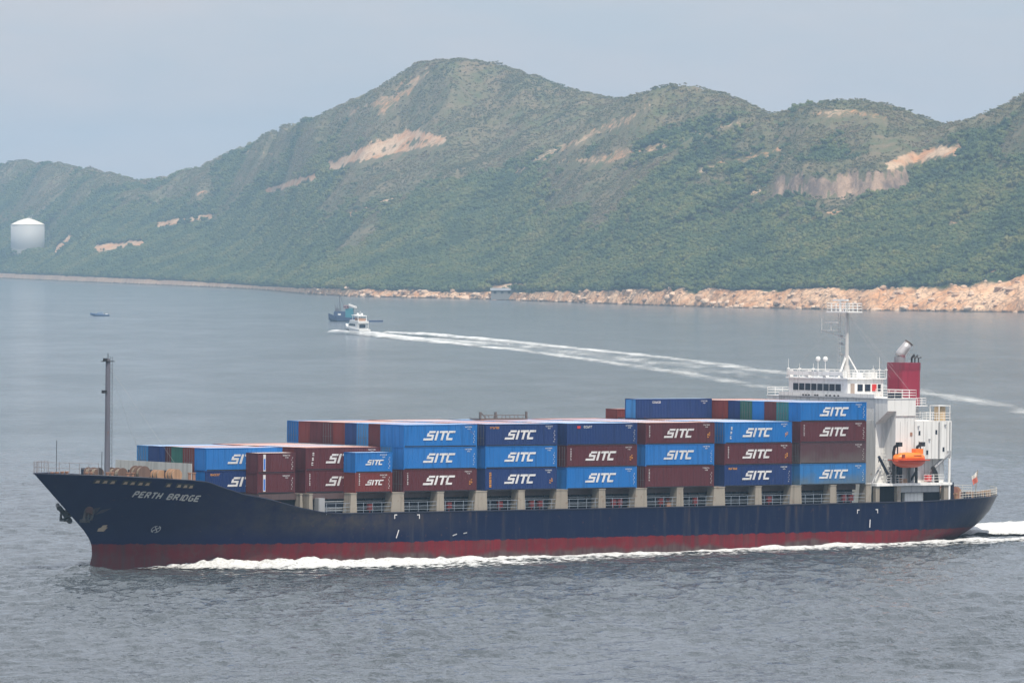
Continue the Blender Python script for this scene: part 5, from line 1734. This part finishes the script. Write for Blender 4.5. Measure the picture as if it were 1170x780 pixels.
DN = den[:, None] * np.clip(1.15 - 0.95 * FU ** 1.6 - 0.25 * np.exp(-((FU - .48) / .1) ** 2) * (FS > 0), 0, 2) * (0.90 + 0.34 * n_big + 0.22 * n_sm)
DN = np.maximum(DN, 0.50 * (1 - FU ** 2.5) * (0.9 + 0.5 * n_big) * (FS > -28))
DN[:, -1] = 0; DN[:, 0] *= 0.8
ends = sstep(-37.5, -35, fs)
o = grid_obj('bow_wave', np.stack([FS, T_, ZF], -1), len(fs), len(fu), DN * ends[:, None], foam_material('foam_bow', (0.9, 1.3, 0.9), soft=0.4, base=(0.70, 0.72, 0.73), det=8))
o.matrix_world = M_FLAT
tag(o, 'white foaming bow wave running along the waterline of the ship', 'bow wave', kind='stuff')
# dark curl of water pushed up at the stem
mb = MB(); nn_ = 40
CW = mat('bow_swell_water', (0.02, 0.035, 0.05), 0.12)
V = []
cs2 = np.linspace(-47.5, -34, 46); ct = np.linspace(-1, 1, 31)
for s in cs2:
    for q in ct:
        h0 = float(half(max(s, -40.7), 0.2)) if s > -40.7 else 0
        tq = TC + q * (3.0 + h0)
        e = math.exp(-((s + 41.5) / 3.0) ** 2) * math.exp(-(q * 1.35) ** 2)
        V.append((s, tq, -0.12 + float(wave_h(*to_world(np.array([s]), np.array([tq])))[0]) * min(1, e * 2) + 0.8 * e * (1 + .5 * float(fbm(np.array([s * .9]), np.array([tq * .5]), 3)[0]))))
mb.add(V, [(j * 31 + i, j * 31 + i + 1, (j + 1) * 31 + i + 1, (j + 1) * 31 + i) for j in range(45) for i in range(30)])
o = mb.build('bow_swell', WATER, None, True); o.matrix_world = M_FLAT
tag(o, 'dark swell of water pushed up around the stem', 'bow swell', kind='stuff')

# propeller wash behind the stern
wsx = np.linspace(107, 330, 240); wu = np.linspace(-1, 1, 24)
WS, WU = np.meshgrid(wsx, wu, indexing='ij')
ww = np.interp(wsx, [107, 118, 150, 330], [6.0, 13, 18, 24])
WT = TC + 4.0 + (wsx[:, None] - 107) * 0.10 + WU * ww[:, None]
n_ = fbm(WS / 3, WT / 3, 5, 0.6)
WZ = 0.05 + np.interp(wsx, [107, 112, 130, 330], [.3, 1.15, .8, .1])[:, None] * np.exp(-(WU * 1.3) ** 2) * (1 + .8 * n_)
WD = np.interp(wsx, [107, 112, 160, 330], [0.95, 1.1, 0.95, 0.6])[:, None] * (1.05 - 0.75 * np.abs(WU) ** 2) * (0.9 + .3 * n_)
o = grid_obj('propeller_wash', np.stack([WS, WT, np.maximum(WZ, .06) + wave_h(*to_world(WS, WT)) + .04], -1), len(wsx), len(wu), WD, foam_material('foam_wash', (0.5, 0.5, 0.5)))
o.matrix_world = M_FLAT
tag(o, 'white churned water trailing behind the stern', 'wake', kind='stuff')

# the yacht's long wake
def wake_strip(name, pts, w0, w1, d0, d1, label, h=0.05, sc_=(0.10, 0.010, 0.05), n=160, hpk=0.0):
    P = np.array(pts, float)
    seg = np.r_[0, np.cumsum(np.hypot(*np.diff(P, axis=0).T))]
    tq = np.linspace(0, seg[-1], n)
    x = np.interp(tq, seg, P[:, 0]); y = np.interp(tq, seg, P[:, 1])
    sm = np.ones(9) / 9
    x = np.convolve(np.pad(x, 4, mode='edge'), sm, 'valid'); y = np.convolve(np.pad(y, 4, mode='edge'), sm, 'valid')
    u = np.linspace(-1, 1, 14)
    f = tq / seg[-1]
    w = np.interp(f, np.linspace(0, 1, len(w0)), w0)
    d = np.interp(f, np.linspace(0, 1, len(d0)), d0)
    dx, dy = np.gradient(x), np.gradient(y); L = np.hypot(dx, dy)
    nxv, nyv = -dy / L, dx / L
    XX = x[:, None] + nxv[:, None] * u * w[:, None]; YY = y[:, None] + nyv[:, None] * u * w[:, None]
    nn = fbm(XX / 7, YY / 22, 4)
    ZZ = np.full_like(XX, h) + hpk * np.exp(-((f - 0.02) / .12) ** 2)[:, None] * (1 - np.abs(u) ** 2) * (1 + .6 * nn)
    ZZ = ZZ + wave_h(XX, YY) + 0.03 * (YY < 1400)
    DD = d[:, None] * (1.05 - 0.8 * np.abs(u) ** 2) * (0.92 + .3 * nn)
    DD[:, 0] = 0; DD[:, -1] = 0
    o = grid_obj(name, np.stack([XX, YY, ZZ], -1), n, 14, DD, foam_material(name + '_foam', sc_, soft=1.0, top=0.88, nw=0.65))
    tag(o, label, 'wake', 'foam streaks behind the yacht', kind='stuff')
YW = 'foam streaks behind the yacht'
wake_strip('yacht_wake', [(-86, 2888), (-82, 2878), (-70, 2848), (-60, 2800), (-42, 2700), (-18, 2560), (6, 2420), (30, 2220), (50, 2050), (72, 1830), (95, 1600)], [5, 13, 9, 7, 7, 8, 8, 8, 8], 0, [1.0, 1.1, .96, .88, .82, .76, .70, .64, .56], 0, 'near bright foam streak of the yacht wake', hpk=1.6)
wake_strip('yacht_wake', [(-62, 2870), (-42, 2830), (-22, 2750), (0, 2640), (22, 2500), (45, 2360), (68, 2180), (90, 1980), (112, 1790), (124, 1640), (130, 1480)], [4, 11, 9, 8, 8, 8, 9, 9, 8, 7], 0, [1.1, 1.1, .96, .88, .80, .74, .70, .70, .70, .64], 0, 'far bright foam streak of the yacht wake', h=0.06, hpk=1.2)
wake_strip('yacht_wake', [(-66, 2850), (-50, 2790), (-28, 2690), (-6, 2590), (16, 2450), (38, 2280), (60, 2080), (82, 1890)], [6, 14, 17, 18, 20, 22, 22, 20], 0, [.9, .88, .76, .70, .66, .62, .58, .48], 0, 'thin spread foam between the two streaks of the yacht wake', h=0.03)
wake_strip('yacht_wake', [(93, 1450), (97, 1400), (99, 1330), (100, 1240)], [2.2, 3.5, 3], 0, [.36, .48, .40], 0, 'faint old foam line beyond the stern of the ship', h=0.04)
wake_strip('yacht_wake', [(104, 1420), (106, 1360), (107, 1290)], [2, 3, 2], 0, [.32, .46, .35], 0, 'short faint foam line to the right beyond the stern', h=0.045)

# ------------------------------------------------------------------ motor yacht (seen from its port quarter)
YWHITE = mat('yacht_white', (0.82, 0.82, 0.80), 0.35)
yr = empty('motor_yacht')
tag(yr, 'white flybridge motor yacht speeding away with a broad foam wake', 'yacht')
yr.location = (-73.2, 2905, 0.1)
yr.scale = (1.2, 1.2, 1.2); yr.rotation_euler = (0, -R(3), R(118))    # local +x is the bow
SL = 1.15
def ring_y(h, zk, zd): return [(-h, zd), (-h * .92, zk + (zd - zk) * .45), (0, zk), (h * .92, zk + (zd - zk) * .45), (h, zd)]
boat_loft([(-7 * SL, ring_y(2.5, -.5, 1.7)), (-3 * SL, ring_y(2.6, -.5, 1.9)), (2 * SL, ring_y(2.4, -.4, 2.2)), (5 * SL, ring_y(1.5, -.1, 2.6)), (7.4 * SL, ring_y(0.15, 1.2, 3.0))], 'hull', YWHITE, yr, False)
mb = MB(); mb.prism([(-5.2, 1.85), (3.2, 2.2), (1.4, 4.1), (-4.8, 4.1)], 'y', -2.1, 2.1); mb.build('cabin', YWHITE, yr)
for sd in (-1, 1):
    mb = MB(); mb.prism([(-3.8, 2.75), (1.9, 2.75), (1.2, 3.6), (-3.6, 3.6)], 'y', 2.11 * sd, 2.16 * sd); mb.build('cabin_window', GLASS, yr)
    mb = MB(); mb.prism([(1.0, .9), (3.6, 1.15), (3.5, 1.5), (1.0, 1.3)], 'y', 2.52 * sd - .1 * sd, 2.6 * sd); mb.build('hull_window', GLASS, yr)
mb = MB(); mb.box(-5.26, -5.16, -1.6, 1.0, 2.2, 3.5); mb.build('saloon_door', GLASS, yr)
mb = MB(); mb.box(-8.09, -8.06, -1.8, 1.3, .55, .95); mb.build('transom_gate', mat('yacht_dark_brown', (0.08, .06, .05), .6), yr)  # dark brown strip across the transom
mb = MB(); mb.prism([(-6.6, 4.103), (1.2, 4.103), (0.6, 5.0), (-6.6, 4.9)], 'y', -2.3, 2.3); mb.build('flybridge', YWHITE, yr)
mb = MB(); mb.box(-5.5, -4.5, -1.5, 1.6, 4.9, 5.9); mb.box(-3.2, -1.8, -1.4, 1.4, 4.95, 5.9); mb.build('seating', mat('seat_tan', (.40, .22, .13), .7), yr)
mb = MB(); mb.box(-5.6, 0.2, -2.0, 2.0, 6.75, 7.0); mb.build('hardtop', YWHITE, yr)
for x, y in ((-5.3, -1.8), (-5.3, 1.8), (-.4, -1.7), (-.4, 1.7)):
    mb = MB(); mb.tube([(x - .3, y, 4.9), (x, y, 6.75)], .14, 6); mb.build('hardtop_post', YWHITE, yr)
mb = MB(); mb.lathe([(.35, 7.0), (.5, 7.4), (.3, 7.8), (.02, 7.95)], -3.3, .9, 10); mb.lathe([(.35, 7.0), (.45, 7.4), (.3, 7.8), (.02, 7.9)], -3.3, -.9, 10); mb.tube([(-3.2, 0, 7), (-3.6, 0, 8.6)], .1); mb.build('radar_dome', YWHITE, yr)
mb = MB(); mb.tube([(-6.3, -2.2, 1.9), (-6.3, -2.2, 4.1)], .12); mb.tube([(-6.3, 2.2, 1.9), (-6.3, 2.2, 4.1)], .12); mb.build('deck_post', YWHITE, yr)

# work boat beyond the yacht
NAVYB = mat('workboat_blue', (0.03, 0.06, 0.14), .6); TEALB = mat('workboat_teal', (0.03, .20, .26), .6)
wb = empty('work_boat'); wb.location = (-91, 3340, 0); wb.rotation_euler = (0, 0, R(176)); wb.scale = (0.95, 1.0, 1.4)
tag(wb, 'old dark blue work boat with mast and teal deckhouse beyond the yacht', 'boat')
boat_loft([(-7.5, ring_y(2.4, -.8, 1.6)), (-3, ring_y(2.9, -.9, 1.5)), (3, ring_y(2.8, -.9, 1.9)), (6.5, ring_y(1.3, -.5, 2.7)), (8.2, ring_y(.2, .8, 3.2))], 'hull', NAVYB, wb, False)
mb = MB(); mb.box(-6, -1.6, -2.0, 2.0, 1.5, 5.0); mb.build('deckhouse', TEALB, wb)
mb = MB(); mb.box(-1.5, 5.0, -2.2, 2.2, 1.7, 3.9); mb.build('hold_cover', NAVYB, wb)
mb = MB(); mb.box(-3.2, -.5, -2.4, 2.4, 5.003, 6.2); mb.build('wheelhouse', mat('workboat_pinkish', (.35, .22, .24), .6), wb)
for x in (-3.0, -2.0, -1.2):
    mb = MB(); mb.box(x, x + .6, 2.41, 2.46, 5.3, 5.9); mb.build('window', GLASS, wb)
mb = MB(); mb.prism([(-7.8, 5.0), (-3.4, 6.1), (-3.4, 6.7), (-7.8, 5.7)], 'y', -2.3, 2.3); mb.build('awning', mat('awning_white', (.7, .68, .66), .7), wb)
mb = MB(); mb.tube([(1.5, 0, 3.9), (1.9, 0, 9.6)], .30, 6); mb.tube([(4.2, 0, 3.9), (4.4, 0, 6.6)], .2, 6); mb.box(2.2, 3.9, -1.2, 1.2, 3.9, 5.0); mb.tube([(-.5, 0, 6.2), (1.6, 0, 9.8)], .15); mb.tube([(1.7, 0, 8), (4.5, 0, 4)], .08); mb.tube([(3.0, 1.5, 3.8), (3.0, 1.5, 6.5)], .12); mb.build('mast', mat('workboat_mast', (.13, .13, .15), .7), wb)
mb = MB(); mb.box(1.0, 2.6, 2.21, 2.3, 2.4, 3.0); mb.build('window', YWHITE, wb)
bg = empty('barge'); bg.location = (-75.5, 3325, 0)
tag(bg, 'long flat dark barge lying low in the water behind the yacht', 'barge')
mb = MB(); mb.prism([(-6, -.3), (6.2, -.3), (6.6, .9), (-6.4, .9)], 'y', -2, 2); mb.build('hull', NAVYB, bg)
mb = MB(); mb.box(-6.0, 6.0, -1.8, 1.8, .903, 1.1); mb.build('deck', STEEL_GREY, bg)
# small launch far left
lc = empty('launch'); lc.location = (-237, 3570, 0); lc.rotation_euler = (0, 0, R(180))
tag(lc, 'small dark blue launch on open water at the far left', 'boat')
boat_loft([(-5.5, ring_y(1.3, -.3, .9)), (-1, ring_y(1.5, -.4, 1.0)), (2.5, ring_y(1.3, -.3, 1.4)), (5.6, ring_y(.15, .6, 1.9))], 'hull', mat('launch_blue', (.06, .12, .26), .5), lc, False)
mb = MB(); mb.prism([(-2.0, 1.0), (2.0, 1.1), (1.2, 2.3), (-1.6, 2.3)], 'y', -1.1, 1.1); mb.build('cabin', mat('launch_grey_blue', (.20, .27, .38), .5), lc)
mb = MB(); mb.tube([(-1.2, 0, 2.3), (-1.2, 0, 3.8)], .08); mb.tube([(-3.4, 0, .9), (-3.4, 0, 2.8)], .07); mb.build('mast', STEEL_GREY, lc)
mb = MB(); mb.box(-4.4, -3.2, -.9, .9, .9, 1.35); mb.build('engine_box', YWHITE, lc)
wake_strip('launch_wake', [(-232, 3569), (-226, 3568), (-218, 3566)], [.8, 1.4, .8], 0, [.9, .7, .3], 0, 'tiny foam trail behind the small launch', n=30)
bpy.data.objects['launch_wake']['group'] = 'foam trail of the launch'

# ------------------------------------------------------------------ haze over the strait
hz_m = bpy.data.materials.new('haze_air'); hz_m.use_nodes = True
n_ = hz_m.node_tree.nodes; n_.clear()
ho = n_.new('ShaderNodeOutputMaterial'); pv = n_.new('ShaderNodeVolumePrincipled')
pv.inputs['Color'].default_value = (0.50, 0.755, 1.0, 1)
pv.inputs['Density'].default_value = HAZE_DENSITY
pv.inputs['Anisotropy'].default_value = 0.0
hz_m.node_tree.links.new(pv.outputs['Volume'], ho.inputs['Volume'])
mb = MB(); mb.box(-5100, 5100, -500, 11600, -5.0, float(Z.max()) + 25)
o = mb.build('haze', hz_m)
tag(o, 'thin pale blue haze over the strait', 'haze', kind='stuff')
o.display_type = 'WIRE'
